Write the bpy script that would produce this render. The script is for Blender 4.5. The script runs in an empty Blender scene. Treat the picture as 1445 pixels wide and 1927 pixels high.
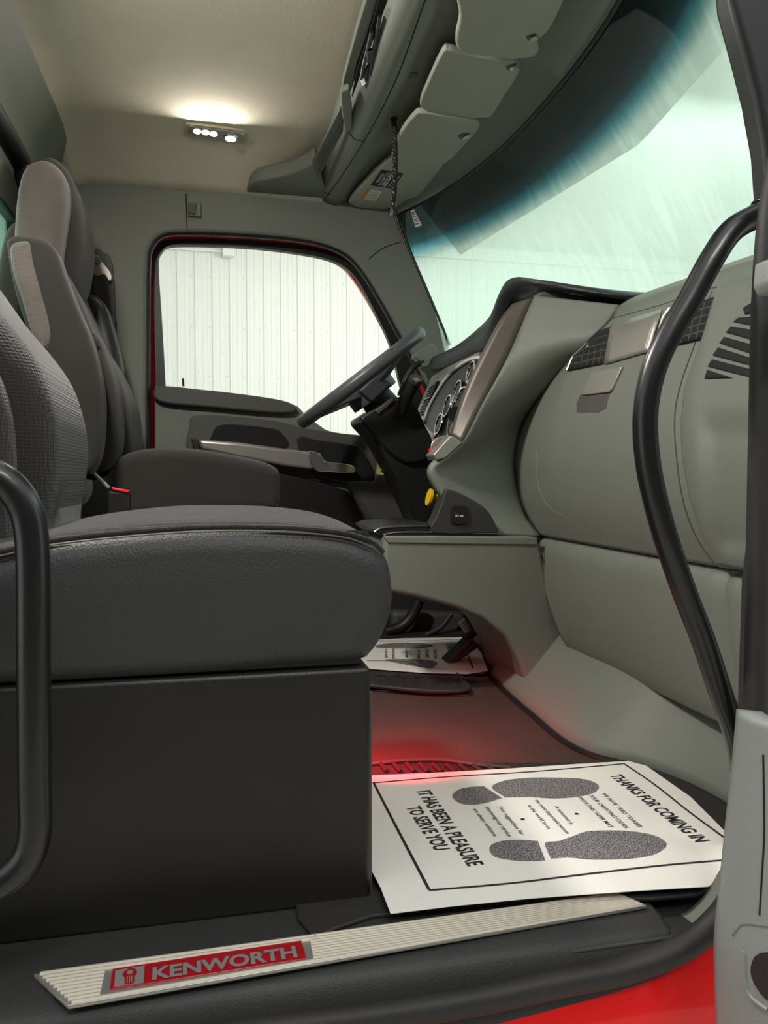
import bpy, bmesh, math, random
from mathutils import Vector, Matrix
from mathutils.bvhtree import BVHTree
from mathutils.geometry import tessellate_polygon
random.seed(4)
S = bpy.context.scene
C = S.collection
# ------------------------------------------------------------------ camera
F = 1447.0
YAW, PITCH = math.radians(12.5), math.radians(-2.5)
CAMP = Vector((0, 0, .6))
cam = bpy.data.objects.new('camera', bpy.data.cameras.new('camera'))
C.objects.link(cam); S.camera = cam
cam.location = CAMP
cam.rotation_euler = (math.radians(90) + PITCH, 0, -YAW)
cam.data.sensor_fit = 'VERTICAL'; cam.data.sensor_height = 36
cam.data.lens = F / 1927 * 36
cam.data.clip_start = .02
RM = cam.rotation_euler.to_matrix()
# ------------------------------------------------------------------ light
S.view_settings.view_transform = 'Standard'
S.view_settings.look = 'None'
S.view_settings.gamma = 1
S.view_settings.exposure = .8
w = bpy.data.worlds.new('shop_air'); S.world = w; w.use_nodes = True
w.node_tree.nodes['Background'].inputs[0].default_value = (.97, 1, 1.0, 1)
w.node_tree.nodes['Background'].inputs[1].default_value = .72
def area(name, loc, target, size, power, col=(1, 1, 1), sy=None):
    l = bpy.data.lights.new(name, 'AREA'); l.energy = power; l.size = size; l.color = col
    if sy: l.shape = 'RECTANGLE'; l.size_y = sy
    o = bpy.data.objects.new(name, l); C.objects.link(o); o.location = loc
    o.rotation_euler = (Vector(target) - Vector(loc)).to_track_quat('-Z', 'Y').to_euler()
    return o
area('shop_light_beyond', (3, 6.0, 2.9), (3, 10.7, 2.6), 6, 90, (1, .99, .97), .8)
area('windshield_fill_light', (4.6, 2.0, 2.9), (1.0, 2.0, 1.1), 2.5, 30, (.93, 1, .96), 1.0)  # unseen lamp added ahead of the truck to brighten the windshield film
area('shop_light_door', (.9, -2.6, 4.6), (.7, 1.6, .7), 2.2, 60, (1, .98, .92), .6)
area('cab_dome_light_near', (-.40, 1.45, 1.66), (.25, 1.6, .3), .14, 12.5, (1, .94, .87))
# ------------------------------------------------------------------ pixel rays
def ray(px, py):
    return (RM @ Vector(((px - 722.5) / F, (963.5 - py) / F, -1))).normalized()
def UY(px, py, Y):
    d = ray(px, py); return CAMP + d * (Y / d.y)
def UZ(px, py, Z):
    d = ray(px, py); return CAMP + d * ((Z - CAMP.z) / d.z)
def UX(px, py, X):
    d = ray(px, py); return CAMP + d * (X / d.x)
def V(*a): return Vector(a)
def pz(pts, Y): return [UY(p[0], p[1], Y) for p in pts]
# ------------------------------------------------------------------ materials
def lin(c): return tuple((v / 255 / 12.92 if v / 255 <= .04045 else ((v / 255 + .055) / 1.055) ** 2.4) for v in c)
def mat(name, rgb, rough=.6, metal=0, bump=0, scale=200, kind='noise', var=.06, coat=0, emit=0, spec=.5, sheen=0):
    m = bpy.data.materials.new(name); m.use_nodes = True
    nt = m.node_tree; b = nt.nodes['Principled BSDF']
    col = lin(rgb)
    b.inputs['Roughness'].default_value = rough; b.inputs['Metallic'].default_value = metal
    b.inputs['Specular IOR Level'].default_value = spec
    b.inputs['Coat Weight'].default_value = coat
    b.inputs['Sheen Weight'].default_value = sheen
    tc = nt.nodes.new('ShaderNodeTexCoord')
    if var:
        n = nt.nodes.new('ShaderNodeTexNoise'); n.inputs['Scale'].default_value = 9; n.inputs['Detail'].default_value = 6
        nt.links.new(tc.outputs['Object'], n.inputs['Vector'])
        r = nt.nodes.new('ShaderNodeMapRange'); r.inputs[1].default_value = .3; r.inputs[2].default_value = .7
        r.inputs[3].default_value = 1 - var; r.inputs[4].default_value = 1 + var
        nt.links.new(n.outputs[0], r.inputs[0])
        mx = nt.nodes.new('ShaderNodeVectorMath'); mx.operation = 'SCALE'; mx.inputs[0].default_value = col
        nt.links.new(r.outputs[0], mx.inputs['Scale']); nt.links.new(mx.outputs[0], b.inputs['Base Color'])
    else:
        b.inputs['Base Color'].default_value = (*col, 1)
    if emit:
        b.inputs['Emission Color'].default_value = (*col, 1); b.inputs['Emission Strength'].default_value = emit
    if bump:
        if kind == 'noise':
            t = nt.nodes.new('ShaderNodeTexNoise'); t.inputs['Scale'].default_value = scale; t.inputs['Detail'].default_value = 3
        elif kind == 'cells':
            t = nt.nodes.new('ShaderNodeTexVoronoi'); t.inputs['Scale'].default_value = scale; t.inputs['Randomness'].default_value = .25
        elif kind == 'wave':
            t = nt.nodes.new('ShaderNodeTexWave'); t.inputs['Scale'].default_value = scale; t.inputs['Distortion'].default_value = 2
        nt.links.new(tc.outputs['Object'], t.inputs['Vector'])
        bp = nt.nodes.new('ShaderNodeBump'); bp.inputs['Strength'].default_value = bump; bp.inputs['Distance'].default_value = .002
        nt.links.new(t.outputs[0], bp.inputs['Height']); nt.links.new(bp.outputs[0], b.inputs['Normal'])
    return m
M = {}
M['panel'] = mat('grey_moulded_plastic', (115, 119, 110), .55, bump=.25, scale=600, var=.02)
M['liner'] = mat('headliner_cloth', (226, 216, 194), .95, bump=.3, scale=500, var=.03)
M['visor'] = mat('visor_vinyl', (166, 166, 153), .7, bump=.25, scale=500, var=.02)
M['dark'] = mat('charcoal_plastic', (47, 46, 45), .55, bump=.35, scale=500, var=.05)
M['black'] = mat('black_plastic', (24, 24, 25), .45, bump=.1, scale=400)
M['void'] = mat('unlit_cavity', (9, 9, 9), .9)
M['mid'] = mat('dark_grey_trim', (78, 77, 73), .55, bump=.3, scale=500, var=.03)
M['brown'] = mat('bronze_grey_trim', (92, 84, 78), .42, metal=.3, var=.05)
M['pad'] = mat('dash_pad_vinyl', (50, 53, 56), .45, bump=.4, scale=420)
M['wheel'] = mat('steering_wheel_leather', (76, 80, 83), .38, bump=.2, scale=300)  # window light on the wheel is put into this lighter, bluish colour
M['rubber'] = mat('black_rubber', (40, 38, 37), .62, bump=.25, scale=160, var=.25)
M['gloss'] = mat('satin_black_tube', (22, 22, 23), .33, bump=.05, scale=300, coat=.15)
M['vinyl'] = mat('seat_side_vinyl', (52, 54, 54), .5, bump=.55, scale=330, var=.04)
M['boxp'] = mat('seat_base_plastic', (29, 28, 26), .42, bump=.2, scale=420, var=.08)
M['weave'] = mat('woven_seat_fabric', (46, 41, 42), .95, bump=1, scale=190, kind='cells', var=.05, sheen=.2)
M['cloth'] = mat('dark_seat_cloth', (37, 34, 31), .95, bump=.9, scale=420, var=.1, sheen=.2)
M['velour'] = mat('heathered_grey_velour', (90, 83, 77), .95, bump=1, scale=260, var=.18, sheen=.4)
M['floor'] = mat('dark_vinyl_floor', (70, 52, 47), .6, bump=1, scale=260, var=.1)
M['paper'] = mat('white_paper', (238, 234, 226), .8, var=.01)
M['ink'] = mat('black_ink', (34, 32, 36), .8, var=0)
M['chrome'] = mat('polished_chrome', (232, 232, 230), .14, metal=1, var=0)
M['silver'] = mat('satin_silver_trim', (170, 166, 160), .35, metal=.6, var=.03)
M['alu'] = mat('ribbed_aluminium', (214, 206, 190), .4, metal=.4, var=.04)
M['red'] = mat('red_paint', (240, 5, 5), .25, coat=.8, var=0)
M['badge'] = mat('red_badge_enamel', (165, 10, 24), .3, coat=.4, var=.02)
M['badgegrey'] = mat('grey_badge_metal', (150, 146, 142), .35, metal=.25, var=.02)
M['yellow'] = mat('yellow_plastic', (238, 190, 8), .4, var=.02)
M['tag'] = mat('pale_yellow_card', (225, 225, 140), .7, var=.06)
M['orange'] = mat('orange_print', (226, 140, 60), .7, var=0)
M['white'] = mat('white_print', (228, 228, 222), .7, var=0)
M['redbtn'] = mat('red_button', (235, 40, 30), .4, var=0)
M['door'] = mat('pale_grey_door_plastic', (134, 138, 134), .5, bump=.2, scale=400, var=.02)
M['wallwhite'] = mat('white_painted_steel', (232, 234, 230), .45, var=.01)
M['concrete'] = mat('shop_concrete', (200, 196, 184), .8, bump=.2, scale=20)
M['lamp'] = mat('lit_lens', (255, 246, 220), .3, emit=4, var=0)
M['lamphousing'] = mat('lamp_housing', (190, 180, 150), .4, var=0)
M['redlens'] = mat('lit_red_lens', (255, 40, 28), .3, emit=4, var=0)
M['clear'] = mat('clear_pale_plastic', (190, 195, 190), .2, var=.2)
M['hole'] = mat('slot_shadow_black', (14, 14, 14), .8, var=0)

def speckle_ink():
    m = bpy.data.materials.new('speckled_grey_ink'); m.use_nodes = True; nt = m.node_tree; b = nt.nodes['Principled BSDF']
    tc = nt.nodes.new('ShaderNodeTexCoord'); n = nt.nodes.new('ShaderNodeTexNoise'); n.inputs['Scale'].default_value = 420; n.inputs['Detail'].default_value = 2
    r = nt.nodes.new('ShaderNodeValToRGB'); r.color_ramp.elements[0].position = .42; r.color_ramp.elements[1].position = .6
    r.color_ramp.elements[0].color = (*lin((58, 56, 60)), 1); r.color_ramp.elements[1].color = (*lin((158, 154, 154)), 1)
    nt.links.new(tc.outputs['Object'], n.inputs[0]); nt.links.new(n.outputs[0], r.inputs[0]); nt.links.new(r.outputs[0], b.inputs['Base Color'])
    b.inputs['Roughness'].default_value = .8
    return m
M['speckle'] = speckle_ink()

def glass_mat(name, tint, film=0, band=False, refl=.014):
    m = bpy.data.materials.new(name); m.use_nodes = True; nt = m.node_tree; N = nt.nodes; L = nt.links
    for n in list(N): N.remove(n)
    out = N.new('ShaderNodeOutputMaterial')
    tr = N.new('ShaderNodeBsdfTransparent'); tr.inputs[0].default_value = (*tint, 1)
    gl = N.new('ShaderNodeBsdfGlossy'); gl.inputs['Roughness'].default_value = .03
    lw = N.new('ShaderNodeLayerWeight'); lw.inputs[0].default_value = .5
    pw = N.new('ShaderNodeMath'); pw.operation = 'POWER'; pw.inputs[1].default_value = 5; L.new(lw.outputs['Facing'], pw.inputs[0])
    fr = N.new('ShaderNodeMath'); fr.operation = 'MULTIPLY_ADD'; fr.inputs[1].default_value = .7; fr.inputs[2].default_value = refl; L.new(pw.outputs[0], fr.inputs[0])
    cur = tr.outputs[0]
    tc = N.new('ShaderNodeTexCoord')
    if film:
        tl = N.new('ShaderNodeBsdfTranslucent'); tl.inputs[0].default_value = (.74, .95, .83, 1)
        mp = N.new('ShaderNodeMapping'); mp.inputs['Scale'].default_value = (3.0, 7, .9); mp.inputs['Rotation'].default_value = (.3, .35, 0)
        ns = N.new('ShaderNodeTexNoise'); ns.inputs['Scale'].default_value = 2.2; ns.inputs['Detail'].default_value = 5; ns.inputs['Distortion'].default_value = 1.2
        L.new(tc.outputs['Object'], mp.inputs[0]); L.new(mp.outputs[0], ns.inputs[0])
        rg = N.new('ShaderNodeMapRange'); rg.inputs[1].default_value = .45; rg.inputs[2].default_value = .75
        rg.inputs[3].default_value = film * .9; rg.inputs[4].default_value = min(1, film * 1.3)
        L.new(ns.outputs[0], rg.inputs[0])
        mx = N.new('ShaderNodeMixShader'); L.new(rg.outputs[0], mx.inputs[0]); L.new(cur, mx.inputs[1]); L.new(tl.outputs[0], mx.inputs[2])
        cur = mx.outputs[0]
    if band:
        dk = N.new('ShaderNodeBsdfTransparent'); dk.inputs[0].default_value = (.018, .032, .042, 1)
        rp = N.new('ShaderNodeValToRGB'); e = rp.color_ramp.elements
        uv = N.new('ShaderNodeSeparateXYZ'); L.new(tc.outputs['UV'], uv.inputs[0]); L.new(uv.outputs[1], rp.inputs[0])
        e[0].position = .735; e[0].color = (1, 1, 1, 1); e[1].position = .89; e[1].color = (.05, .07, .075, 1)
        k = e.new(.795); k.color = (.20, .50, .66, 1)
        k = e.new(.83); k.color = (.07, .14, .20, 1)
        L.new(rp.outputs[0], dk.inputs[0])
        # shade band: a second layer of tint over glass and film
        mlt = N.new('ShaderNodeMixRGB'); mlt.blend_type = 'MULTIPLY'; mlt.inputs[0].default_value = 1
        mlt.inputs[1].default_value = (*tint, 1); L.new(rp.outputs[0], mlt.inputs[2]); L.new(mlt.outputs[0], tr.inputs[0])
        if film:
            ml2 = N.new('ShaderNodeMixRGB'); ml2.blend_type = 'MULTIPLY'; ml2.inputs[0].default_value = 1
            ml2.inputs[1].default_value = (.74, .95, .83, 1); L.new(rp.outputs[0], ml2.inputs[2]); L.new(ml2.outputs[0], tl.inputs[0])
    mg = N.new('ShaderNodeMixShader'); L.new(fr.outputs[0], mg.inputs[0]); L.new(cur, mg.inputs[1]); L.new(gl.outputs[0], mg.inputs[2])
    L.new(mg.outputs[0], out.inputs[0])
    return m
M['windshield'] = glass_mat('filmed_windshield_glass', (.72, .93, .82), .55, True)
M['sideglass'] = glass_mat('clear_side_glass', (.97, .99, .97), refl=.0015)
M['rearglass'] = glass_mat('green_rear_glass', (.55, .85, .72), .4)

# ------------------------------------------------------------------ mesh helpers
def new_obj(name, bm, m, parent=None, bevel=0, seg=3, smooth=True, solid=0, angle=35):
    me = bpy.data.meshes.new(name)
    bmesh.ops.recalc_face_normals(bm, faces=bm.faces)
    bm.to_mesh(me); bm.free()
    me.materials.append(M[m] if isinstance(m, str) else m)
    if smooth:
        for p in me.polygons: p.use_smooth = True
    o = bpy.data.objects.new(name, me); C.objects.link(o)
    if parent: o.parent = parent
    if solid:
        md = o.modifiers.new('t', 'SOLIDIFY'); md.thickness = abs(solid); md.offset = 1 if solid > 0 else -1
    if bevel:
        md = o.modifiers.new('b', 'BEVEL'); md.width = bevel; md.segments = seg; md.limit_method = 'ANGLE'; md.angle_limit = math.radians(angle)
    if smooth:
        try:
            me.set_sharp_from_angle(angle=math.radians(40 if not bevel else 60))
        except Exception: pass
    return o
def tag(o, label=None, cat=None, group=None, kind=None):
    if label: o['label'] = label
    if cat: o['category'] = cat
    if group: o['group'] = group
    if kind: o['kind'] = kind
    return o
def thing(name, label, cat, loc=(0, 0, 0), group=None, kind=None):
    o = bpy.data.objects.new(name, None); C.objects.link(o); o.empty_display_size = .05
    return tag(o, label, cat, group, kind)
def part(name, bm, m, parent, **k):
    return new_obj(name, bm, m, parent, **k)
def cat_rom(pts, n=6, closed=False):
    out = []; N = len(pts)
    rng = range(N if closed else N - 1)
    for i in rng:
        if closed: p0, p1, p2, p3 = pts[i - 1], pts[i], pts[(i + 1) % N], pts[(i + 2) % N]
        else: p0, p1, p2, p3 = pts[max(i - 1, 0)], pts[i], pts[i + 1], pts[min(i + 2, N - 1)]
        for k in range(n):
            t = k / n
            out.append(.5 * ((2 * p1) + (p2 - p0) * t + (2 * p0 - 5 * p1 + 4 * p2 - p3) * t * t + (3 * p1 - p0 - 3 * p2 + p3) * t ** 3))
    if not closed: out.append(pts[-1].copy())
    return out
def rings_bm(rings, cap=True, bm=None, closed=True):
    bm = bm or bmesh.new()
    vs = [[bm.verts.new(p) for p in r] for r in rings]
    n = len(rings[0])
    for a, b in zip(vs[:-1], vs[1:]):
        for i in range(n if closed else n - 1):
            j = (i + 1) % n
            try: bm.faces.new((a[i], a[j], b[j], b[i]))
            except ValueError: pass
    if cap and closed:
        for r in (vs[0], vs[-1]):
            tr = tessellate_polygon([[v.co for v in r]])
            for t in tr:
                try: bm.faces.new([r[i] for i in t])
                except ValueError: pass
    return bm
def prism_bm(front, vec, bm=None):
    """polygon (3D points) pushed along vec; caps stay n-gons so bevels are clean"""
    bm = bm or bmesh.new()
    a = [bm.verts.new(p) for p in front]; b = [bm.verts.new(p + vec) for p in front]
    n = len(a)
    bm.faces.new(a); bm.faces.new(list(reversed(b)))
    for i in range(n):
        j = (i + 1) % n; bm.faces.new((a[i], b[i], b[j], a[j]))
    return bm
def prism(name, px, Y0, Y1, m, parent=None, bevel=.004, smoothn=0, **k):
    pts = pz(px, Y0)
    if smoothn: pts = cat_rom(pts, smoothn, True)
    return new_obj(name, prism_bm(pts, V(0, Y1 - Y0, 0)), m, parent, bevel=bevel, **k)
def box_bm(lo, hi, bm=None):
    bm = bm or bmesh.new()
    x0, y0, z0 = lo; x1, y1, z1 = hi
    return prism_bm([V(x0, y0, z0), V(x1, y0, z0), V(x1, y0, z1), V(x0, y0, z1)], V(0, y1 - y0, 0), bm)
def tube_bm(path, r, seg=12, smooth=6, bm=None, flat=1, cap=True):
    pts = cat_rom(path, smooth) if smooth else path
    rs = r if isinstance(r, (list, tuple)) else None
    rings = []
    up = None
    for i, p in enumerate(pts):
        t = (pts[min(i + 1, len(pts) - 1)] - pts[max(i - 1, 0)]).normalized()
        if up is None: up = t.orthogonal().normalized()
        up = (up - t * up.dot(t)).normalized()
        s = t.cross(up)
        rr = r if rs is None else rs[0] + (rs[1] - rs[0]) * i / (len(pts) - 1)
        rings.append([p + up * math.cos(a) * rr + s * math.sin(a) * rr * flat for a in [2 * math.pi * k / seg for k in range(seg)]])
    return rings_bm(rings, cap, bm)
def inset2(pts, d):
    n = len(pts); A = sum(pts[i][0] * pts[(i + 1) % n][1] - pts[(i + 1) % n][0] * pts[i][1] for i in range(n))
    s = 1 if A > 0 else -1
    out = []
    for i in range(n):
        a, b = pts[i - 1], pts[(i + 1) % n]
        tx, ty = b[0] - a[0], b[1] - a[1]; l = math.hypot(tx, ty) or 1
        out.append((pts[i][0] - s * ty / l * d, pts[i][1] + s * tx / l * d))
    return out
def pillow(name, px, Y0, Y1, r, m, parent=None, n=5, crown=0, rfar=None, shift=0, Yt=None):
    """closed soft body: traced side outline, rounded over on both flanks"""
    pts = cat_rom(pz(px, Yt or Y0), n, True); prof = [(p.x, p.z) for p in pts]
    zs = [p[1] for p in prof]; zm, zh = min(zs), max(zs)
    rf = rfar or r
    sl = []
    for k in range(7):
        a = k / 6 * math.pi / 2; sl.append((Y0 + r * (1 - math.sin(a)), r * (1 - math.cos(a))))
    sl = sl[::-1]
    # near flank: inset big at the very face
    sl = [(Y0 + r * (1 - math.cos(a)), r * (1 - math.sin(a))) for a in [k / 6 * math.pi / 2 for k in range(7)]]
    for k in range(1, 8): sl.append((Y0 + r + (Y1 - Y0 - r - rf) * k / 8, 0))
    sl += [(Y1 - rf * (1 - math.cos(a)), rf * (1 - math.sin(a))) for a in [k / 6 * math.pi / 2 for k in range(6, -1, -1)]]
    rings = []
    for Y, d in sl:
        q = inset2(prof, d); u = (Y - Y0) / (Y1 - Y0)
        c = crown * (1 - (2 * u - 1) ** 2)
        rings.append([V(x + shift * u, Y, z + c * max(0, (z - zm) / (zh - zm))) for x, z in q])
    return new_obj(name, rings_bm(rings), m, parent)
def grid_bm(fn, nu, nv, uv=False):
    bm = bmesh.new()
    lay = bm.loops.layers.uv.new('UVMap') if uv else None
    g = [[bm.verts.new(fn(i / nu, j / nv)) for j in range(nv + 1)] for i in range(nu + 1)]
    for i in range(nu):
        for j in range(nv):
            f = bm.faces.new((g[i][j], g[i + 1][j], g[i + 1][j + 1], g[i][j + 1]))
            if uv:
                for l, (a, b) in zip(f.loops, ((i, j), (i + 1, j), (i + 1, j + 1), (i, j + 1))): l[lay].uv = (a / nu, b / nv)
    return bm
def sample(pl, t):
    """point at fraction t along a list of points (by index)"""
    x = t * (len(pl) - 1); i = min(int(x), len(pl) - 2); return pl[i].lerp(pl[i + 1], x - i)
def ruled(L, R, nu=20, nv=10, sm=True):
    if sm: L = cat_rom(L, 5); R = cat_rom(R, 5)
    return grid_bm(lambda u, v: sample(L, u).lerp(sample(R, u), v), nu, nv)
def hole_frame_bm(outer, inner, vec):
    """flat frame between two loops (same count), extruded"""
    bm = bmesh.new(); n = len(outer)
    lp = [[bm.verts.new(p) for p in q] for q in (outer, inner, [p + vec for p in inner], [p + vec for p in outer])]
    for a in range(4):
        A, B = lp[a], lp[(a + 1) % 4]
        for i in range(n):
            j = (i + 1) % n; bm.faces.new((A[i], A[j], B[j], B[i]))
    return bm
def resample(pts, n):
    P = pts + [pts[0]]; d = [0]
    for a, b in zip(P[:-1], P[1:]): d.append(d[-1] + (b - a).length)
    out = []
    for k in range(n):
        s = d[-1] * k / n
        for i in range(len(P) - 1):
            if d[i + 1] >= s:
                out.append(P[i].lerp(P[i + 1], (s - d[i]) / max(d[i + 1] - d[i], 1e-9))); break
    return out
def flat_bm(pts, up, t, bm=None): return prism_bm(pts, up * t, bm)
_font = None
def text_mesh(body, bold=0.0):
    cu = bpy.data.curves.new('t', 'FONT'); cu.body = body; cu.size = 1; cu.offset = bold; cu.resolution_u = 3
    o = bpy.data.objects.new('t', cu); C.objects.link(o)
    dg = bpy.context.evaluated_depsgraph_get()
    me = bpy.data.meshes.new_from_object(o.evaluated_get(dg))
    C.objects.unlink(o); bpy.data.objects.remove(o)
    return me
def text_on(name, body, origin, dirv, upv, length, height, m, parent, bold=.0, lift=.0004):
    me = text_mesh(body, bold)
    xs = [v.co.x for v in me.vertices]; x0, x1 = min(xs), max(xs)
    H = .73   # cap height of the built-in font
    dirv = dirv.normalized(); upv = (upv - dirv * upv.dot(dirv)).normalized(); nv = dirv.cross(upv)
    for v in me.vertices:
        x = (v.co.x - x0) / (x1 - x0) * length; y = v.co.y / H * height
        v.co = origin + dirv * x + upv * y + nv * lift
    me.materials.clear(); me.materials.append(M[m]); me.name = name
    o = bpy.data.objects.new(name, me); C.objects.link(o); o.parent = parent
    return o
def bvh_of(*objs):
    vs, ps = [], []
    dg = bpy.context.evaluated_depsgraph_get(); dg.update()
    for o in objs:
        me = o.evaluated_get(dg).to_mesh(); k = len(vs)
        vs += [o.matrix_world @ v.co for v in me.vertices]; ps += [[k + i for i in p.vertices] for p in me.polygons]
    return BVHTree.FromPolygons(vs, ps)
def hit(b, px, py, off=.0, dflt=None, near=True):
    d = ray(px, py); h = b.ray_cast(CAMP, d)
    if h[0] is None:
        if not near: return dflt
        best = None
        for k in range(60):
            q = b.find_nearest(CAMP + d * (.8 + k * .045))
            if q[0] is not None and (best is None or q[3] < best[1]): best = (q[0], q[3])
        return best[0] - d * off
    return h[0] - d * off
def seam(name, b, pxs, r, m, parent, off=0, smooth=4, dense=30):
    """a panel gap laid on a surface: traced points dropped on it"""
    pts = [V(p[0], p[1], 0) for p in pxs]; pts = cat_rom(pts, smooth); o = []
    for i in range(len(pts)):
        h = hit(b, pts[i].x, pts[i].y, off, None, False)
        if h: o.append(h)
    if len(o) > 1: return new_obj(name, tube_bm(o, r, 6, 0), m, parent)

# ================================================================== SETTING
# ---- workshop outside
def ribbed_wall():
    bm = bmesh.new(); Y = 10.7; z0, z1 = -1.3, 3.95; x = -8.0; pts = []
    while x < 14:
        pts += [(x, 0), (x + .012, -.028), (x + .04, -.028), (x + .052, 0), (x + .105, 0), (x + .11, -.006), (x + .12, -.006), (x + .125, 0), (x + .17, 0), (x + .175, -.006), (x + .185, -.006), (x + .19, 0)]
        x += .2286
    a = [bm.verts.new((px, Y + d, z0)) for px, d in pts]; b = [bm.verts.new((px, Y + d, z1)) for px, d in pts]
    for i in range(len(a) - 1): bm.faces.new((a[i], a[i + 1], b[i + 1], b[i]))
    return bm
tag(new_obj('wall_far', ribbed_wall(), 'wallwhite', smooth=False), kind='structure', label='white ribbed steel workshop wall seen through the side window')
def girt_screws():
    bm = bmesh.new()
    for r, z in enumerate((3.30, 2.63, 1.98)):
        x = -4.0
        while x < 6:
            p = V(x + .08, 10.69, z); bmesh.ops.create_icosphere(bm, subdivisions=1, radius=.012, matrix=Matrix.Translation(p)); x += .2286
    return bm
tag(new_obj('wall_screws', girt_screws(), 'wallwhite'), 'rows of small screw heads in the white steel wall', 'screws', kind='stuff')
tag(new_obj('ceiling_workshop', box_bm((-8, 5.0, 3.93), (14, 10.9, 4.0)), 'wallwhite'), kind='structure')
tag(new_obj('floor_workshop', box_bm((-8, -6, -1.35), (14, 10.9, -1.3)), 'concrete'), kind='structure')
cd = thing('electrical_conduit', 'white conduit pipes with a junction box high on the ribbed wall', 'conduit')
part('pipe', tube_bm([V(-4, 10.6, 3.74), V(9, 10.6, 3.74)], .016, 8, 0), 'wallwhite', cd)
part('pipe', tube_bm([V(-4, 10.6, 3.62), V(.3, 10.6, 3.62)], .014, 8, 0), 'wallwhite', cd)
part('junction_box', box_bm((.15, 10.52, 3.55), (.3, 10.66, 3.72)), 'wallwhite', cd, bevel=.01)
tag(new_obj('wall_light_block', box_bm((-8, -4.2, -1.3), (14, -4.0, 4.4)), mat('light_block_dark', (60, 58, 55), .8)), kind='structure')  # unseen dark wall added behind the camera to block low light
# ---- cab shell
def ceil_fn(u, v):
    X = -.50 + u * .95; Y = .98 + v * 2.02
    z = 1.735 - .085 * max(0, (v - .82) / .16) ** 2 - .03 * max(0, (.1 - u) / .1) ** 2
    return V(X, Y, z)
head = tag(new_obj('ceiling', grid_bm(ceil_fn, 24, 24), 'liner', solid=.03), kind='structure')
tag(new_obj('ceiling_outer', box_bm((-.75, .93, 1.80), (.95, 3.1, 1.86)), 'red'), kind='structure')
# rear wall with cove and rear window
bmr = bmesh.new()
box_bm((-.62, .95, -.05), (-.55, 3.08, 1.0), bmr)
box_bm((-.62, 2.5, 1.0), (-.55, 3.08, 1.80), bmr)
box_bm((-.62, .95, 1.52), (-.55, 2.5, 1.80), bmr)
box_bm((-.56, 2.53, 1.0), (-.546, 2.78, 1.56), bmf := bmesh.new())
bmr_frame = bmf
tag(new_obj('wall_back', bmr, 'mid', smooth=False), kind='structure')
cove = [V(-.56, 0, 1.36), V(-.55, 0, 1.5), V(-.52, 0, 1.64), V(-.46, 0, 1.715), V(-.44, 0, 1.76), V(-.60, 0, 1.76), V(-.60, 0, 1.36)]
tag(new_obj('trim_1', prism_bm([p + V(0, .98, 0) for p in cove], V(0, 2.0, 0)), 'panel', bevel=.01), kind='structure')
wr = thing('window_2', None, None, kind='structure')
part('window_frame', bmr_frame, 'black', wr, bevel=.006)
part('window_glass', box_bm((-.595, .95, .98), (-.59, 2.52, 1.54)), 'rearglass', wr)
fr0 = [V(-.545, 2.52, .98), V(-.545, 2.52, 1.40), V(-.545, 2.46, 1.50), V(-.545, 2.3, 1.53), V(-.545, 1.0, 1.535)]
part('rubber_seal', tube_bm(fr0, .035, 10, 5), 'black', wr)
# driver-side wall with the door opening
YW = 2.97
door_open = [(284, 1100), (276, 850), (275, 640), (276, 500), (283, 462), (304, 441), (340, 436), (430, 438), (530, 445), (600, 456), (650, 476), (682, 508), (715, 560), (748, 620), (785, 690), (830, 790), (860, 900), (880, 1080)]
outer = [(150, 1100), (120, 850), (110, 640), (105, 470), (110, 400), (130, 330), (300, 335), (430, 350), (520, 350), (600, 355), (690, 370), (745, 390), (770, 455), (800, 530), (838, 625), (880, 790), (925, 900), (960, 1080)]
wd = new_obj('wall_driver', hole_frame_bm(cat_rom([UY(x, y, YW - .02) for x, y in outer], 4), cat_rom([UY(x, y, YW) for x, y in door_open], 4), V(0, .06, 0)), 'panel', bevel=.012, seg=3)
tag(wd, kind='structure')
b2 = bmesh.new()
box_bm((-.62, 2.99, -.05), (-.235, 3.07, 1.8), b2)
box_bm((-.62, 2.99, 1.53), (.75, 3.07, 1.8), b2)
tag(new_obj('wall_driver_outer', b2, 'panel'), kind='structure')
# gaps in the side trim
bw = bvh_of(wd)
for i, s in enumerate(([(350, 365), (351, 400), (352, 434)], [(755, 455), (725, 465), (703, 480), (694, 488)])):
    o = seam('trim_%d' % (i + 2), bw, s, .0018, 'hole', None)
    if o: tag(o, kind='structure')
hk = thing('coat_hook', 'small grey square flap hook on the trim above the side window', 'hook')
part('hook_plate', prism_bm([UY(x, y, 2.945) for x, y in ((353, 381), (378, 381), (378, 407), (353, 405))], V(0, .02, 0)), 'panel', hk, bevel=.003)
part('hook_flap', prism_bm([UY(x, y, 2.935) for x, y in ((354, 383), (369, 383), (367, 402), (354, 401))], V(0, .012, 0)), 'mid', hk, bevel=.002)
# rubber seal of driver door opening, red jamb, black sash
sealp = [UY(x, y, 2.99) for x, y in door_open]
tag(new_obj('trim_5', tube_bm([p + V(0, 0, 0) for p in sealp], .016, 10, 4), 'black'), kind='structure')
def shrink(pts, d):
    q = cat_rom([UY(x, y, 3.0) for x, y in pts], 3)
    prof = [(p.x, p.z) for p in q]; return inset2(prof, d)
base = cat_rom([UY(x, y, 3.02) for x, y in door_open], 3)
prof = [(p.x, p.z) for p in base]
def ringset(d, Y): return [V(x, Y, z) for x, z in inset2(prof, d)]
bmj = hole_frame_bm(ringset(-.04, 3.096), ringset(.03, 3.096), V(0, .02, 0))
tag(new_obj('trim_6', bmj, 'red'), kind='structure')
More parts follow.
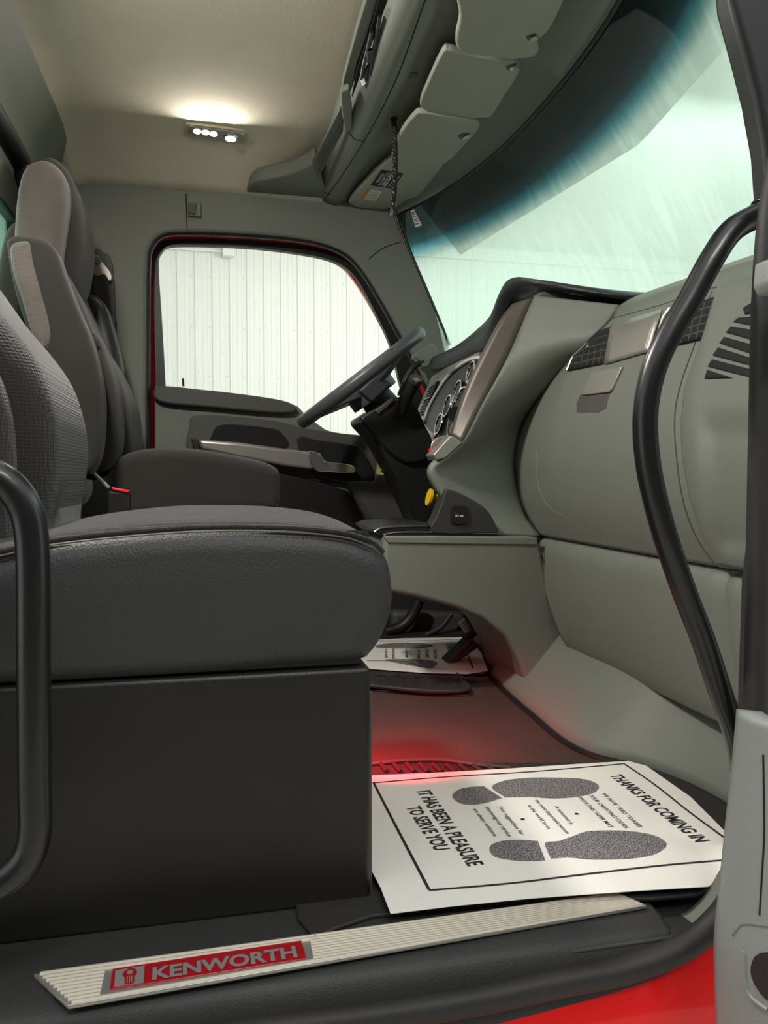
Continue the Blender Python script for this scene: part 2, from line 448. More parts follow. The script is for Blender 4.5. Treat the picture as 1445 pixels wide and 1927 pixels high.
# driver door ---------------------------------------------------------
dd = thing('door_1', None, None, kind='structure')
glass_open = [(318, 1090), (314, 850), (311, 725), (304, 600), (298, 500), (304, 474), (324, 462), (400, 462), (480, 466), (560, 476), (615, 487), (650, 503), (675, 530), (705, 585), (735, 650), (751, 716), (775, 820), (785, 1080)]
frame_in = [UY(x, y, 3.06) for x, y in glass_open]
frame_out = [UY(x, y, 3.06) for x, y in [(304, 1090), (296, 850), (293, 725), (290, 600), (287, 500), (292, 468), (316, 451), (400, 449), (480, 453), (560, 460), (618, 472), (652, 489), (678, 514), (716, 564), (751, 626), (779, 698), (806, 805), (820, 1080)]]
part('window_frame', hole_frame_bm(cat_rom(frame_out, 4), cat_rom(frame_in, 4), V(0, .03, 0)), 'black', dd, bevel=.006)
part('window_glass', prism_bm([UY(x, y, 3.075) for x, y in [(290, 860), (290, 455), (480, 455), (625, 482), (680, 530), (745, 660), (785, 860)]], V(0, .004, 0)), 'sideglass', dd, smooth=False)
belt = [(291, 726), (420, 738), (530, 753), (560, 764), (580, 785), (612, 808), (652, 822), (700, 829), (800, 832)]
skin = belt + [(830, 1080), (291, 1080)]
ds = part('door_skin', prism_bm([UY(x, y, 2.985) for x, y in skin], V(0, .07, 0)), 'panel', dd, bevel=.006)
part('sill_cap', prism_bm(cat_rom([UY(x, y, 2.95) for x, y in [(297, 727), (380, 733), (460, 742), (530, 753), (556, 764), (557, 772), (545, 777), (500, 776), (400, 767), (300, 756)]], 4, True), V(0, .06, 0)), 'mid', dd, bevel=.008)
part('pocket_trim', prism_bm(cat_rom([UY(x, y, 2.968) for x, y in [(357, 800), (360, 786), (380, 781), (440, 784), (520, 793), (575, 806), (640, 815), (700, 830), (706, 905), (690, 912), (600, 906), (450, 880), (357, 850)]], 4, True), V(0, .03, 0)), 'mid', dd, bevel=.004)
part('pocket_recess', prism_bm(cat_rom([UY(x, y, 2.964) for x, y in [(400, 816), (410, 802), (440, 799), (510, 806), (530, 815), (543, 840), (500, 848), (402, 838)]], 4, True), V(0, .01, 0)), 'hole', dd, bevel=.002)
part('handle_bezel', prism_bm(cat_rom([UY(x, y, 2.945) for x, y in [(561, 822), (600, 828), (660, 836), (680, 845), (700, 880), (702, 905), (690, 913), (610, 902), (590, 890), (570, 860)]], 4, True), V(0, .04, 0)), 'black', dd, bevel=.006)
part('handle_recess', prism_bm(cat_rom([UY(x, y, 2.942) for x, y in [(598, 840), (640, 845), (672, 855), (692, 885), (690, 900), (640, 898), (612, 892)]], 4, True), V(0, .01, 0)), 'hole', dd)
ar = part('armrest', prism_bm([UY(x, y, 2.90) for x, y in [(372, 826), (450, 832), (520, 842), (582, 850), (592, 884), (540, 878), (450, 862), (378, 846)]], V(0, .07, 0)), 'silver', dd, bevel=.012)
part('armrest_end', prism_bm([UY(x, y, 2.905) for x, y in [(359, 824), (372, 826), (378, 848), (364, 845)]], V(0, .06, 0)), 'black', dd, bevel=.004)
part('door_lever', prism_bm(cat_rom([UY(x, y, 2.90) for x, y in [(580, 850), (602, 854), (612, 868), (640, 872), (663, 876), (670, 886), (660, 890), (620, 888), (592, 884)]], 3, True), V(0, .022, 0)), 'chrome', dd, bevel=.005)
part('lower_panel', prism_bm([UY(x, y, 2.94) for x, y in [(300, 866), (450, 872), (600, 906), (655, 925), (740, 1080), (291, 1080), (291, 870)]], V(0, .05, 0)), 'black', dd, bevel=.008)
part('lock_pin', tube_bm([UY(345, 727, 3.04), UY(344, 712, 3.04)], .004, 8, 0), 'black', dd)
# footwell side trim beyond the wheel
tag(new_obj('trim_7', prism_bm([UY(x, y, 2.93) for x, y in [(650, 905), (706, 905), (712, 835), (800, 900), (860, 1080), (740, 1080)]], V(0, .05, 0)), 'mid', bevel=.01), kind='structure')
# floor ------------------------------------------------------------------
tag(new_obj('floor', box_bm((-.62, 1.0, -.06), (1.35, 3.05, 0)), 'floor', smooth=False), kind='structure')
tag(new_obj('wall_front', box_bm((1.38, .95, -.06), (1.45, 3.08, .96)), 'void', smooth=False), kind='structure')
# near side rear pillar of passenger opening (beside the camera, keeps light out of the rear of the cab)
tag(new_obj('wall_passenger', box_bm((-.62, .93, -.06), (-.36, 1.0, 1.8)), 'dark', bevel=.01), kind='structure')
tag(new_obj('trim_8', box_bm((-.62, .93, 1.66), (.9, 1.0, 1.8)), 'panel', bevel=.01), kind='structure')

# ---- windshield
WT = lambda Y: V(.70 + .195 * (1 - min(1, abs((Y - 2) / .97)) ** 2.4), Y, 1.625)
WB = lambda Y: V(.915 + .36 * (1 - min(1, abs((Y - 2) / .97)) ** 2.4), Y, .95)
def ws_fn(u, v):
    Y = 1.03 + u * 1.96
    a, b = WB(Y), WT(Y)
    p = a.lerp(b, v); p.x += .03 * math.sin(math.pi * v)
    return p
ws = thing('window_1', None, None, kind='structure')
wsg = part('windshield_glass', grid_bm(ws_fn, 48, 24, uv=True), 'windshield', ws)
edge = [ws_fn(1, v / 10) + V(-.004, -.006, 0) for v in range(11)]
part('black_border', tube_bm(edge, .006, 6, 0), 'black', ws)
part('black_border', tube_bm([ws_fn(u / 30, 1) + V(-.004, 0, .0) for u in range(31)], .008, 6, 0), 'black', ws)
part('black_border', tube_bm([ws_fn(0, v / 10) + V(-.004, .006, 0) for v in range(11)], .008, 6, 0), 'black', ws)
part('black_border', tube_bm([UY(x, y, 2.935) for x, y in ((742, 392), (748, 415), (757, 440), (800, 538), (847, 650))], .0055, 8, 4), 'black', ws)
bws = bvh_of(wsg)
st = thing('windshield_sticker', 'small pale barcode sticker in the upper corner of the windshield', 'sticker')
q = [hit(bws, x, y, .004) for x, y in ((768, 391), (780, 387), (794, 424), (782, 428))]
part('sticker_sheet', prism_bm(q, V(-.0008, 0, 0)), 'white', st, smooth=False)
for k in range(7):
    a = .08 + k * .125 + random.uniform(-.01, .01); b = a + random.choice((.05, .07, .04))
    L0, L1 = q[0].lerp(q[3], a), q[0].lerp(q[3], b); R0, R1 = q[1].lerp(q[2], a), q[1].lerp(q[2], b)
    e = .14
    part('printed_line', prism_bm([L0.lerp(R0, e) + V(-.0012, -.001, 0), R0.lerp(L0, e) + V(-.0012, -.001, 0), R1.lerp(L1, e) + V(-.0012, -.001, 0), L1.lerp(R1, e) + V(-.0012, -.001, 0)], V(-.0004, 0, 0)), 'mid', st, smooth=False)
# exterior visor beyond the glass
def ev(u, v):
    Y = 1.15 + u * 1.85; c = 1 - abs((Y - 2) / 1.0)
    a = V(.98 + .2 * c, Y, 1.50 + .04 * c); b = V(.80 + .13 * c, Y, 1.70)
    return a.lerp(b, v)
tag(new_obj('exterior_visor', grid_bm(ev, 30, 6), 'wallwhite', solid=.006), 'pale outside sun shield hanging above the windshield beyond the glass', 'sun shield')

# ---- passenger A-pillar
pp = [(1362, -80), (1368, 0), (1392, 90), (1415, 180), (1434, 280), (1446, 380), (1460, 500), (1600, 500), (1600, -80)]
tag(new_obj('trim_9', prism_bm(pz(pp, 1.0), V(0, .015, 0)), 'panel', bevel=.006), kind='structure')
pp2 = [(1372, -80), (1378, 0), (1402, 90), (1425, 180), (1443, 280), (1450, 380), (1464, 500), (1600, 500), (1600, -80)]
tag(new_obj('trim_10', prism_bm(pz(pp2, .96), V(0, .04, 0)), 'black', bevel=.01), kind='structure')

# ================================================================== OVERHEAD CONSOLE
oc = thing('overhead_console', 'grey moulded overhead console across the cab above the windshield', 'console')
def hdr(u, v):
    Y = .99 + u * 1.98
    w = WT(Y)
    sec = [V(.375, Y, 1.735), V(.392, Y, 1.69), V(.42, Y, 1.655), V(.455, Y, 1.645), V(.49, Y, 1.655), V(.515, Y, 1.668), V(.56, Y, 1.672), V(.62, Y, 1.668),
           V(.62 + (w.x - .62) * .5, Y, 1.655), V(w.x - .02, Y, 1.635), V(w.x, Y, 1.62)]
    return sample(sec, v)
hd = part('header_panel', grid_bm(hdr, 40, 30), 'panel', oc, solid=-.004)
bh = bvh_of(hd)
seam('panel_gap', bh, [(603, 384), (640, 335), (684, 267), (715, 212), (745, 150), (770, 85), (800, 0)], .0018, 'hole', oc)
seam('panel_gap', bh, [(594, 357), (610, 362), (622, 366)], .0018, 'hole', oc)
seam('panel_gap', bh, [(657, 250), (668, 262), (684, 266)], .0018, 'hole', oc)
# open channel between headliner and header with loose wiring
slot = [(735, -30), (700, 80), (668, 165), (664, 190), (674, 195), (690, 150), (712, 90), (745, 0), (752, -30)]
def zpoly(px, z): return [UZ(x, y, z) for x, y in px]
part('open_channel', prism_bm(zpoly([(722, -30), (690, 80), (672, 130), (662, 180), (668, 215), (684, 180), (705, 110), (748, -30)], 1.68), V(0, 0, .004)), 'hole', oc, smooth=False)
part('channel_frame', prism_bm(zpoly([(700, -40), (672, 50), (645, 150), (641, 185), (650, 200), (660, 178), (672, 120), (690, 70), (722, -40)], 1.69), V(0, 0, .02)), 'panel', oc, bevel=.004)
part('end_shelf', prism_bm(cat_rom(zpoly([(470, 372), (468, 352), (485, 341), (540, 330), (578, 314), (592, 306), (600, 318), (608, 345), (618, 362), (603, 387), (540, 380)], 1.66), 3, True), V(0, 0, .05)), 'panel', oc, bevel=.012)
part('storage_pocket', prism_bm(zpoly([(588, 305), (640, 205), (648, 210), (645, 250), (618, 300), (598, 340)], 1.655), V(0, 0, .01)), 'mid', oc, bevel=.004)
part('pocket_recess', prism_bm(zpoly([(598, 296), (638, 232), (643, 250), (618, 292), (600, 330)], 1.653), V(0, 0, .006)), 'dark', oc, bevel=.003)
part('pocket_rib', prism_bm(zpoly([(640, 175), (656, 168), (662, 205), (662, 245), (650, 250), (643, 215)], 1.65), V(0, 0, .02)), 'panel', oc, bevel=.005)
for (x, y, r) in ((776, 141, .014), (741, 223, .011)):
    p = hit(bh, x, y, .001)
    bm = bmesh.new(); bmesh.ops.create_cone(bm, cap_ends=True, segments=20, radius1=r, radius2=r, depth=.003, matrix=Matrix.Translation(p))
    part('round_hole', bm, 'mid' if r > .012 else 'hole', oc)
wi = thing('loose_wiring', 'black loose wires and metal connector sticking out of the overhead channel', 'wiring')
for a in ([(700, 60), (690, 100), (684, 125), (680, 150)], [(708, 70), (702, 110), (690, 130), (688, 150)], [(715, 30), (706, 80), (700, 110), (696, 140)]):
    part('wire', tube_bm([UZ(x, y, 1.672 - .004 * i) for i, (x, y) in enumerate(a)], .005, 8, 4), 'black', wi)
part('connector', prism_bm(zpoly([(677, 152), (685, 146), (689, 158), (681, 164)], 1.655), V(0, 0, .012)), 'chrome', wi, bevel=.002)
part('connector', prism_bm(zpoly([(690, 100), (704, 98), (702, 118), (690, 120)], 1.66), V(0, 0, .012)), 'black', wi, bevel=.002)
# visors -----------------------------------------------------------------
def visor(px, label, z=1.635, stickers=False, clip=None):
    t = thing('sun_visor', label, 'sun visor', group='sun visors')
    pts = cat_rom(zpoly(px, z), 4, True)
    part('visor_pad', prism_bm(pts, V(0, 0, .018)), 'visor', t, bevel=.007, seg=4)
    if clip:
        a, b = clip
        part('clip_notch', prism_bm(cat_rom(zpoly([(a - 10, b - 3), (a + 6, b - 8), (a + 12, b - 3), (a + 6, b + 4), (a - 5, b + 5)], z - .001), 3, True), V(0, 0, .006)), 'mid', t, bevel=.001)
        part('clip_pin', tube_bm([UZ(a, b + 3, z - .004), UZ(a + 12, b - 3, z - .004)], .0055, 8, 0), 'visor', t)
    return t
visor([(868, -60), (864, 30), (857, 70), (860, 92), (880, 103), (930, 109), (975, 112), (1003, 108), (1014, 97), (1013, 78), (1035, 55), (1062, 0), (1080, -60)], 'grey sun visor nearest the camera, cut off by the top edge', 1.614, clip=(1000, 72))
visor([(832, 100), (845, 95), (860, 98), (900, 108), (955, 116), (974, 122), (975, 140), (950, 180), (925, 218), (905, 222), (870, 225), (815, 213), (795, 205), (791, 192), (808, 150)], 'grey sun visor second from the camera, between two others above the windshield', 1.624, clip=(962, 128))
visor([(755, 250), (778, 220), (792, 213), (830, 218), (880, 226), (899, 230), (901, 242), (885, 262), (838, 308), (800, 308), (745, 297), (738, 290)], 'grey sun visor third from the camera with a clip at its right corner', 1.618, clip=(872, 258))
v4 = visor([(738, 297), (780, 305), (833, 309), (812, 340), (790, 368), (768, 376), (750, 388), (720, 395), (680, 392), (660, 386), (658, 377), (680, 350)], 'grey sun visor farthest from the camera, carrying a black and an orange sticker', 1.636)
zv = 1.6352
bk = [UZ(x, y, zv) for x, y in ((718, 320), (759, 327), (739, 355), (697, 349))]
part('black_label', prism_bm(bk, V(0, 0, -.0006)), 'ink', v4, smooth=False)
def quad_text(body, q, u0, v0, u1, v1, m, par, bold=0, nrm=-1):
    """q = far-left, far-right, near-right, near-left of a label seen as read; v from top"""
    o = q[3].lerp(q[0], 1 - 0); 
    P = lambda u, v: q[0].lerp(q[1], u).lerp(q[3].lerp(q[2], u), v)
    a, b, t = P(u0, v1), P(u1, v1), P(u0, v0)
    return text_on('lettering', body, a, b - a, t - a, (b - a).length, (t - a).length, m, par, bold, .0014)
rq = [bk[3], bk[0], bk[1], bk[2]]   # reading runs from near left up to far right
quad_text('WINDSHIELD', rq, .25, .1, .85, .22, 'white', v4, .01)
quad_text('REPLACEMENT CALL', rq, .1, .27, .95, .38, 'white', v4, .01)
quad_text('1-800-270-4554', rq, .04, .42, .96, .64, 'white', v4, .02)
quad_text('DRIVER SAFETY', rq, .1, .72, .9, .8, 'white', v4)
quad_text('SERVICE LABEL', rq, .1, .86, .9, .93, 'white', v4)
ol = [UZ(x, y, zv) for x, y in ((693, 356), (719, 360), (706, 378), (679, 374))]
part('warning_label', prism_bm(ol, V(0, 0, -.0006)), 'white', v4, smooth=False)
part('orange_stripe', prism_bm([UZ(x, y, zv - .0008) for x, y in ((693, 356), (698, 357), (685, 375), (679, 374))], V(0, 0, -.0005)), 'orange', v4, smooth=False)
for k in range(5):
    f = .32 + k * .13
    a = ol[0].lerp(ol[1], f).lerp(ol[3].lerp(ol[2], f), .12); b = ol[0].lerp(ol[1], f).lerp(ol[3].lerp(ol[2], f), .88)
    part('printed_line', tube_bm([a + V(0, 0, -.001), b + V(0, 0, -.001)], .0007, 4, 0), 'mid', v4)
# braided cord ------------------------------------------------------------
co = thing('braided_cord', 'black braided cord hanging from the overhead console', 'cord')
c0 = hit(bh, 741, 224, 0)
def strand(ph):
    L = .272; n = 70; out = []
    for i in range(n + 1):
        t = i / n; a = t * 2 * math.pi * 8 + ph
        out.append(c0 + V(.006 * math.sin(t * 3) - .004 * t + math.cos(a) * .0042, math.sin(a) * .0042, -L * t))
    return out
for ph in (0, 2.09, 4.19): part('strand', tube_bm(strand(ph), .0046, 6, 0), 'black', co)
part('cord_end', tube_bm([c0 + V(-.002, 0, -.262), c0 + V(-.004, 0, -.285)], .0075, 8, 0), 'black', co)
part('metal_crimp', tube_bm([c0 + V(.006, -.004, -.245), c0 + V(.006, -.004, -.258)], .0022, 6, 0), 'chrome', co)
# dome light ---------------------------------------------------------------
dl = thing('dome_light', 'small lit rectangular lamp set in the headliner', 'lamp')
zc = 1.728
part('housing', prism_bm(cat_rom(zpoly([(350, 240), (352, 234), (400, 239), (455, 247), (465, 254), (465, 270), (458, 273), (400, 267), (350, 258), (347, 252)], zc), 3, True), V(0, 0, .02)), 'lamphousing', dl, bevel=.004)
part('bezel', prism_bm(cat_rom(zpoly([(354, 242), (358, 238), (400, 243), (450, 250), (460, 256), (460, 266), (450, 269), (400, 262), (354, 253)], zc - .002), 3, True), V(0, 0, .01)), 'chrome', dl, bevel=.002)
for x, y in ((371, 248), (387, 250), (402, 253)):
    p = UZ(x, y, zc - .003); bm = bmesh.new(); bmesh.ops.create_uvsphere(bm, u_segments=14, v_segments=8, radius=.0125, matrix=Matrix.Translation(p) @ Matrix.Diagonal((1, 1, .4, 1)))
    part('lens', bm, 'lamp', dl)
p = UZ(434, 261, zc - .003); bm = bmesh.new(); bmesh.ops.create_uvsphere(bm, u_segments=20, v_segments=8, radius=.019, matrix=Matrix.Translation(p) @ Matrix.Diagonal((1, 1, .4, 1)))
part('reading_lens', bm, 'lamp', dl)
bm = bmesh.new(); bmesh.ops.create_cone(bm, cap_ends=True, segments=24, radius1=.026, radius2=.026, depth=.004, matrix=Matrix.Translation(p + V(0, 0, .001)))
part('lens_ring', bm, 'chrome', dl)
la = area('dome_lamp_light', UZ(400, 254, 1.70), UZ(400, 254, 0), .16, 1.3, (1, .94, .87)); la.data.shape = 'DISK'

# ================================================================== DASHBOARD
db = thing('dashboard', 'grey wraparound dashboard below the windshield', 'dashboard')
prof_u = [(.905, .436), (.888, .47), (.868, .55), (.865, .62), (.875, .69), (.90, .78), (.93, .875), (.945, .93), (.962, .975), (.99, 1.015), (1.05, 1.035), (1.2, 1.04), (1.36, .98)]
seamY = [2.03, 2.06, 2.11, 2.13, 2.10, 2.03, 1.95, 1.91, 1.86, 1.81, 1.79, 1.79, 1.79]
nearY = 1.06
WR = [UX(1166, 574, 1.02), UX(1150, 600, 1.0), UX(1110, 640, .955), UX(1060, 690, .93), UX(1020, 740, .905), UX(985, 790, .885), UX(972, 830, .872), UX(967, 870, .865), UX(970, 905, .868), UX(978, 940, .875), UX(992, 975, .89), UX(1015, 1008, .905)]
def prof_x(z):
    q = prof_u[:10]
    if z <= q[0][1]: return q[0][0]
    for (xa, za), (xb, zb) in zip(q[:-1], q[1:]):
        if z <= zb: return xa + (xb - xa) * (z - za) / (zb - za)
    return q[-1][0]
Pf = WR[::-1] + [V(1.09, 1.80, 1.075), V(1.2, 1.80, 1.06), V(1.36, 1.80, .98)]
def near_pt(p):
    return V(prof_x(min(p.z, 1.0)), nearY, min(p.z, 1.0))
Pn = [near_pt(p) for p in WR[::-1]] + [V(1.03, nearY, 1.02), V(1.2, nearY, 1.02), V(1.36, nearY, .98)]
def upper(u, v):
    Lf = sample(PfS, u); Ln = sample(PnS, u); p = Lf.lerp(Ln, v)
    # the cab side end falls away and drops a little
    e = max(0, (1.35 - p.y) / .3); p.z -= .035 * e * e * (1 if p.z > .9 else .0)
    return p
PfS, PnS = cat_rom(Pf, 5), cat_rom(Pn, 5)
du = part('upper_panel', grid_bm(upper, 60, 30), 'panel', db, solid=-.012)
prof_l = [(.925, .432), (.905, .428), (.893, .405), (.890, .37), (.893, .30), (.903, .22), (.92, .155), (.95, .135), (1.1, .14)]
fy = [2.02, 2.02, 2.02, 2.01, 1.98, 1.94, 1.90, 1.88, 1.88]
LfS = cat_rom([V(x, fy[i], z) for i, (x, z) in enumerate(prof_l)], 5); LnS = cat_rom([V(x, nearY, z) for i, (x, z) in enumerate(prof_l)], 5)
ra, rb_ = UX(1352, 1095, .89), UX(1392, 1350, .91)
def lower(u, v):
    p = sample(LfS, u).lerp(sample(LnS, u), v); t = max(0, min(1.2, (ra.z - p.z) / (ra.z - rb_.z))); y0 = ra.y + (rb_.y - ra.y) * t
    if u < .85: p.x += .012 * math.exp(-((p.y - y0) / .016) ** 2) - .008 * math.exp(-((p.y - y0 + .045) / .02) ** 2)
    return p
dlw = part('lower_panel', grid_bm(lower, 40, 90), 'panel', db, solid=-.012)
part('inner_gap', box_bm((.93, 1.07, .425), (1.3, 2.0, .44)), 'hole', db)
part('end_block', box_bm((.97, 1.02, .14), (1.36, 1.06, .93)), 'panel', db, bevel=.01)
# centre wing facing the passenger
WL = [UY(x, y, 2.0) for x, y in [(1006, 556), (990, 590), (965, 650), (938, 705), (905, 765), (872, 832), (835, 866), (812, 886), (822, 912), (835, 932), (860, 970), (880, 1004)]]
WR = [p + V(.004, 0, 0) for p in WR]
wing = part('centre_wing', ruled(WL, WR, 60, 14), 'panel', db, solid=.02)
top = [UY(x, y, 2.0) for x, y in [(1006, 556), (1020, 549), (1045, 546)]]
part('wing_cap', prism_bm([UY(x, y, 2.0) for x, y in [(1004, 558), (1018, 549), (1045, 545), (1100, 557), (1166, 572), (1190, 620), (1100, 640), (1000, 600)]], V(0, .05, 0)), 'panel', db, bevel=.008)
# strip along the edge of the wing
ST = [UY(x, y, 2.0) for x, y in [(1004, 558), (988, 592), (963, 652), (936, 707), (903, 767), (868, 832)]]
SB = [UY(x, y, 2.03) for x, y in [(963, 572), (940, 602), (915, 648), (889, 700), (866, 755), (845, 818)]]
part('wing_edge_strip', ruled(ST, SB, 30, 4), 'brown', db, solid=.01)
part('metal_corner', prism_bm([UY(x, y, 1.995) for x, y in [(848, 819), (871, 832), (838, 862), (822, 866), (815, 856)]], V(0, .08, 0)), 'silver', db, bevel=.003)
# pad / hood above the gauges
hoodY = [1.62, 1.8, 1.98, 2.06, 2.15, 2.3, 2.45, 2.6, 2.75, 2.86]
hpx = [(1290, 528), (1200, 551), (1015, 526), (968, 522), (945, 540), (925, 590), (895, 622), (862, 648), (832, 664), (812, 672)]
lip = []
for Y, (x, y) in zip(hoodY, hpx): lip.append(UY(x, y, Y))
lowpx = [(1290, 545), (1200, 565), (1040, 548), (1004, 556), (966, 574), (925, 650), (900, 672), (868, 688), (838, 697), (815, 698)]
low = [UY(x, y, Y) for (x, y), Y in zip(lowpx, hoodY)]
lipS, lowS = cat_rom(lip, 6), cat_rom(low, 6)
def hood(u, v):
    a, b = sample(lowS, u), sample(lipS, u)
    back = V(1.32, b.y, 1.0)
    if v < .3:
        t = v / .3; p = a.lerp(b, t); p.x -= .02 * math.sin(math.pi * t) ; return p
    t = (v - .3) / .7; p = b.lerp(back, t); p.z += .03 * math.sin(math.pi * t); return p
part('dash_pad', grid_bm(hood, 50, 20), 'pad', db, solid=-.01)
# ---- details on the passenger face
bd = bvh_of(du)
def face_poly(name, px, m, parent, off=.002, thick=.004, bevel=.001, smooth=0, b=None):
    pts = [V(x, y, 0) for x, y in px]
    if smooth: pts = cat_rom(pts, smooth, True)
    q = [hit(b or bd, p.x, p.y, off) for p in pts]; q = [p for p in q if p]
    return part(name, prism_bm(q, V(thick, 0, 0)), m, parent, bevel=bevel)
seam('panel_gap', bd, [(1340, 548), (1310, 640), (1282, 720), (1270, 780), (1272, 850), (1285, 940), (1310, 1010), (1345, 1062)], .002, 'mid', db)
seam('panel_gap', bd, [(1060, 690), (1100, 680), (1165, 668), (1235, 648), (1300, 628)], .0012, 'mid', db)
seam('panel_gap', bd, [(1062, 640), (1090, 620), (1150, 600), (1240, 575), (1320, 548), (1372, 535)], .0014, 'mid', db)
sw = part('seam_glove', tube_bm([p + V(-.006, 0, 0) for p in cat_rom(WR, 4)], .0022, 6, 0), 'mid', db)
def patch(name, quad, m, parent, off, b, nu=8, nv=8, solid=-.003):
    A, B, Cc, D = quad
    def f(u, w):
        x = (A[0] * (1 - u) + B[0] * u) * (1 - w) + (D[0] * (1 - u) + Cc[0] * u) * w
        y = (A[1] * (1 - u) + B[1] * u) * (1 - w) + (D[1] * (1 - u) + Cc[1] * u) * w
        return hit(b, x, y, off)
    return part(name, grid_bm(f, nu, nv), m, parent, solid=solid)
def vent(outer, rows, cols, label=None):
    v = patch('air_vent', outer, 'hole', db, .006, bd)
    A, B, Cc, D = outer[0], outer[1], outer[2], outer[3]
    def P(u, w):
        a = (A[0] + (B[0] - A[0]) * u, A[1] + (B[1] - A[1]) * u); d = (D[0] + (Cc[0] - D[0]) * u, D[1] + (Cc[1] - D[1]) * u)
        return (a[0] + (d[0] - a[0]) * w, a[1] + (d[1] - a[1]) * w)
    bmv = bmesh.new()
    for k in range(1, rows):
        tube_bm([hit(bd, *P(u, k / rows), .0115) for u in (.04, .35, .65, .96)], .0022, 5, 0, bmv)
    o = part('vent_slats', bmv, 'mid', v); bmv = bmesh.new()
    for k in range(1, cols):
        tube_bm([hit(bd, *P(k / cols, u), .0105) for u in (.04, .5, .96)], .0018, 5, 0, bmv)
    part('vent_vanes', bmv, 'mid', v)
    return v
patch('silver_plate', [(1150, 612), (1246, 583), (1222, 662), (1138, 686)], 'silver', db, .006, bd)
v1 = vent([(1080, 640), (1150, 616), (1138, 684), (1070, 698)], 5, 6)
v2 = vent([(1250, 590), (1358, 556), (1338, 634), (1238, 658)], 5, 7)
def rim(px, m, r, off, nm='vent_rim'):
    pts = [hit(bd, x, y, off) for x, y in px]; return part(nm, tube_bm(pts, r, 8, 4), m, db)
rim([(1090, 637), (1078, 645), (1072, 665), (1067, 697)], 'silver', .004, .014)
rim([(1262, 580), (1248, 600), (1240, 630), (1237, 658)], 'silver', .005, .014)
tg = part('vent_tab', prism_bm([hit(bd, x, y, .022) for x, y in [(1098, 651), (1105, 648), (1107, 653), (1100, 656)]], V(.006, 0, 0)), 'silver', db, bevel=.001)
face_poly('latch_recess', [(1092, 742), (1148, 736), (1140, 768), (1125, 776), (1085, 776), (1084, 760)], 'mid', db, .0025, .004, .001)
face_poly('glovebox_latch', [(1112, 700), (1170, 690), (1150, 733), (1145, 738), (1094, 744), (1096, 735)], 'silver', db, .014, .014, .002)
seam('scratch', bd, [(1010, 850), (1012, 910), (1030, 950), (1060, 970)], .0004, 'visor', db)
# end cap with speaker/defrost grille
capL = [(1352, 545), (1318, 650), (1290, 730), (1283, 800), (1286, 860), (1300, 940), (1325, 1010), (1352, 1058)]
capR = [(1440, 520), (1440, 620), (1440, 730), (1440, 800), (1440, 860), (1440, 940), (1440, 1010), (1440, 1075)]
def capfn(u, v):
    l = V(*[sample([V(x, y, 0) for x, y in capL], u)[i] for i in (0, 1)], 0); r = sample([V(x, y, 0) for x, y in capR], u)
    p = l.lerp(r, v)
    ss = lambda t: (lambda q: q * q * (3 - 2 * q))(max(0, min(1, t)))
    off = .003 + .022 * math.sin(min(1, v * 3.2) * math.pi / 2) - .012 * ss((v - .3) * 5) * ss((u - .34) * 7) * ss((.97 - u) * 9)
    h = hit(bd, p.x, p.y, 0, None, False)
    if h is None: h = UX(p.x, p.y, .9)
    return h + V(-off, 0, 0)
cap = part('end_cap', grid_bm(capfn, 60, 30), 'panel', db, solid=-.006)
bc = bvh_of(cap)
slots = [[(1398, 580), (1418, 568), (1420, 588), (1402, 592)], [(1390, 598), (1420, 596), (1420, 614), (1380, 606)],
         [(1376, 614), (1420, 622), (1420, 641), (1366, 626)], [(1363, 634), (1420, 650), (1420, 668), (1354, 646)],
         [(1352, 654), (1420, 676), (1420, 690), (1341, 669)], [(1340, 676), (1420, 697), (1420, 712), (1400, 712), (1332, 690)], [(1331, 696), (1378, 711), (1326, 713)]]
gr = part('side_grille', bmesh.new(), 'mid', db)
for s in slots:
    pass
    s4 = s if len(s) == 4 else ([s[0], s[1], s[2], s[-1]] if len(s) == 5 else [s[0], s[0], s[1], s[2]])
    patch('grille_slot', s4, 'hole', gr, .0025, bc, 8, 4, -.001)
# ---- centre stack pod, socket and valve
part('switch_pod', prism_bm(cat_rom([UY(x, y, 1.985) for x, y in [(838, 922), (850, 922), (878, 934), (905, 950), (922, 966), (934, 990), (937, 1003), (890, 1004), (812, 1003), (820, 975), (832, 945)]], 2, True), V(0, .06, 0)), 'dark', db, bevel=.004)
sk = part('socket_cover', prism_bm(cat_rom([UY(x, y, 1.978) for x, y in [(850, 954), (856, 950), (874, 951), (880, 956), (880, 978), (876, 985), (856, 986), (850, 981)]], 3, True), V(0, .01, 0)), 'black', db, bevel=.002)
a, b = UY(857, 972, 1.976), UY(872, 973, 1.976)
text_on('lettering', '12V 20A', a, b - a, V(0, 0, 1), (b - a).length, .0055, 'white', sk, .02, .0003)
kb = thing('air_brake_valve', 'yellow round pull knob beside the steering column', 'knob')
k0, k1, k2 = UY(808, 936, 2.1), UY(832, 940, 2.1), UY(815, 937, 2.1)
part('knob_head', tube_bm([k0 + V(-.004, 0, .001), k0 + V(.004, 0, -.001)], .025, 24, 0), 'yellow', kb, bevel=.002)
part('knob_stem', tube_bm([k0, k1], .0125, 16, 0), 'yellow', kb)
# trays
part('console_tray', prism_bm([UY(x, y, 1.99) for x, y in [(705, 998), (720, 990), (806, 984), (806, 994), (938, 1001), (938, 1008), (722, 1010)]], V(0, .3, 0)), 'black', db, bevel=.002)
part('tray_rim', tube_bm([UY(x, y, 1.988) for x, y in [(704, 1001), (716, 994), (740, 991), (803, 989)]], .0022, 6, 4), 'chrome', db)
part('tray_rim', tube_bm([UY(x, y, 1.988) for x, y in [(722, 1007), (740, 1002), (800, 1001), (936, 1004)]], .0016, 6, 3), 'chrome', db)
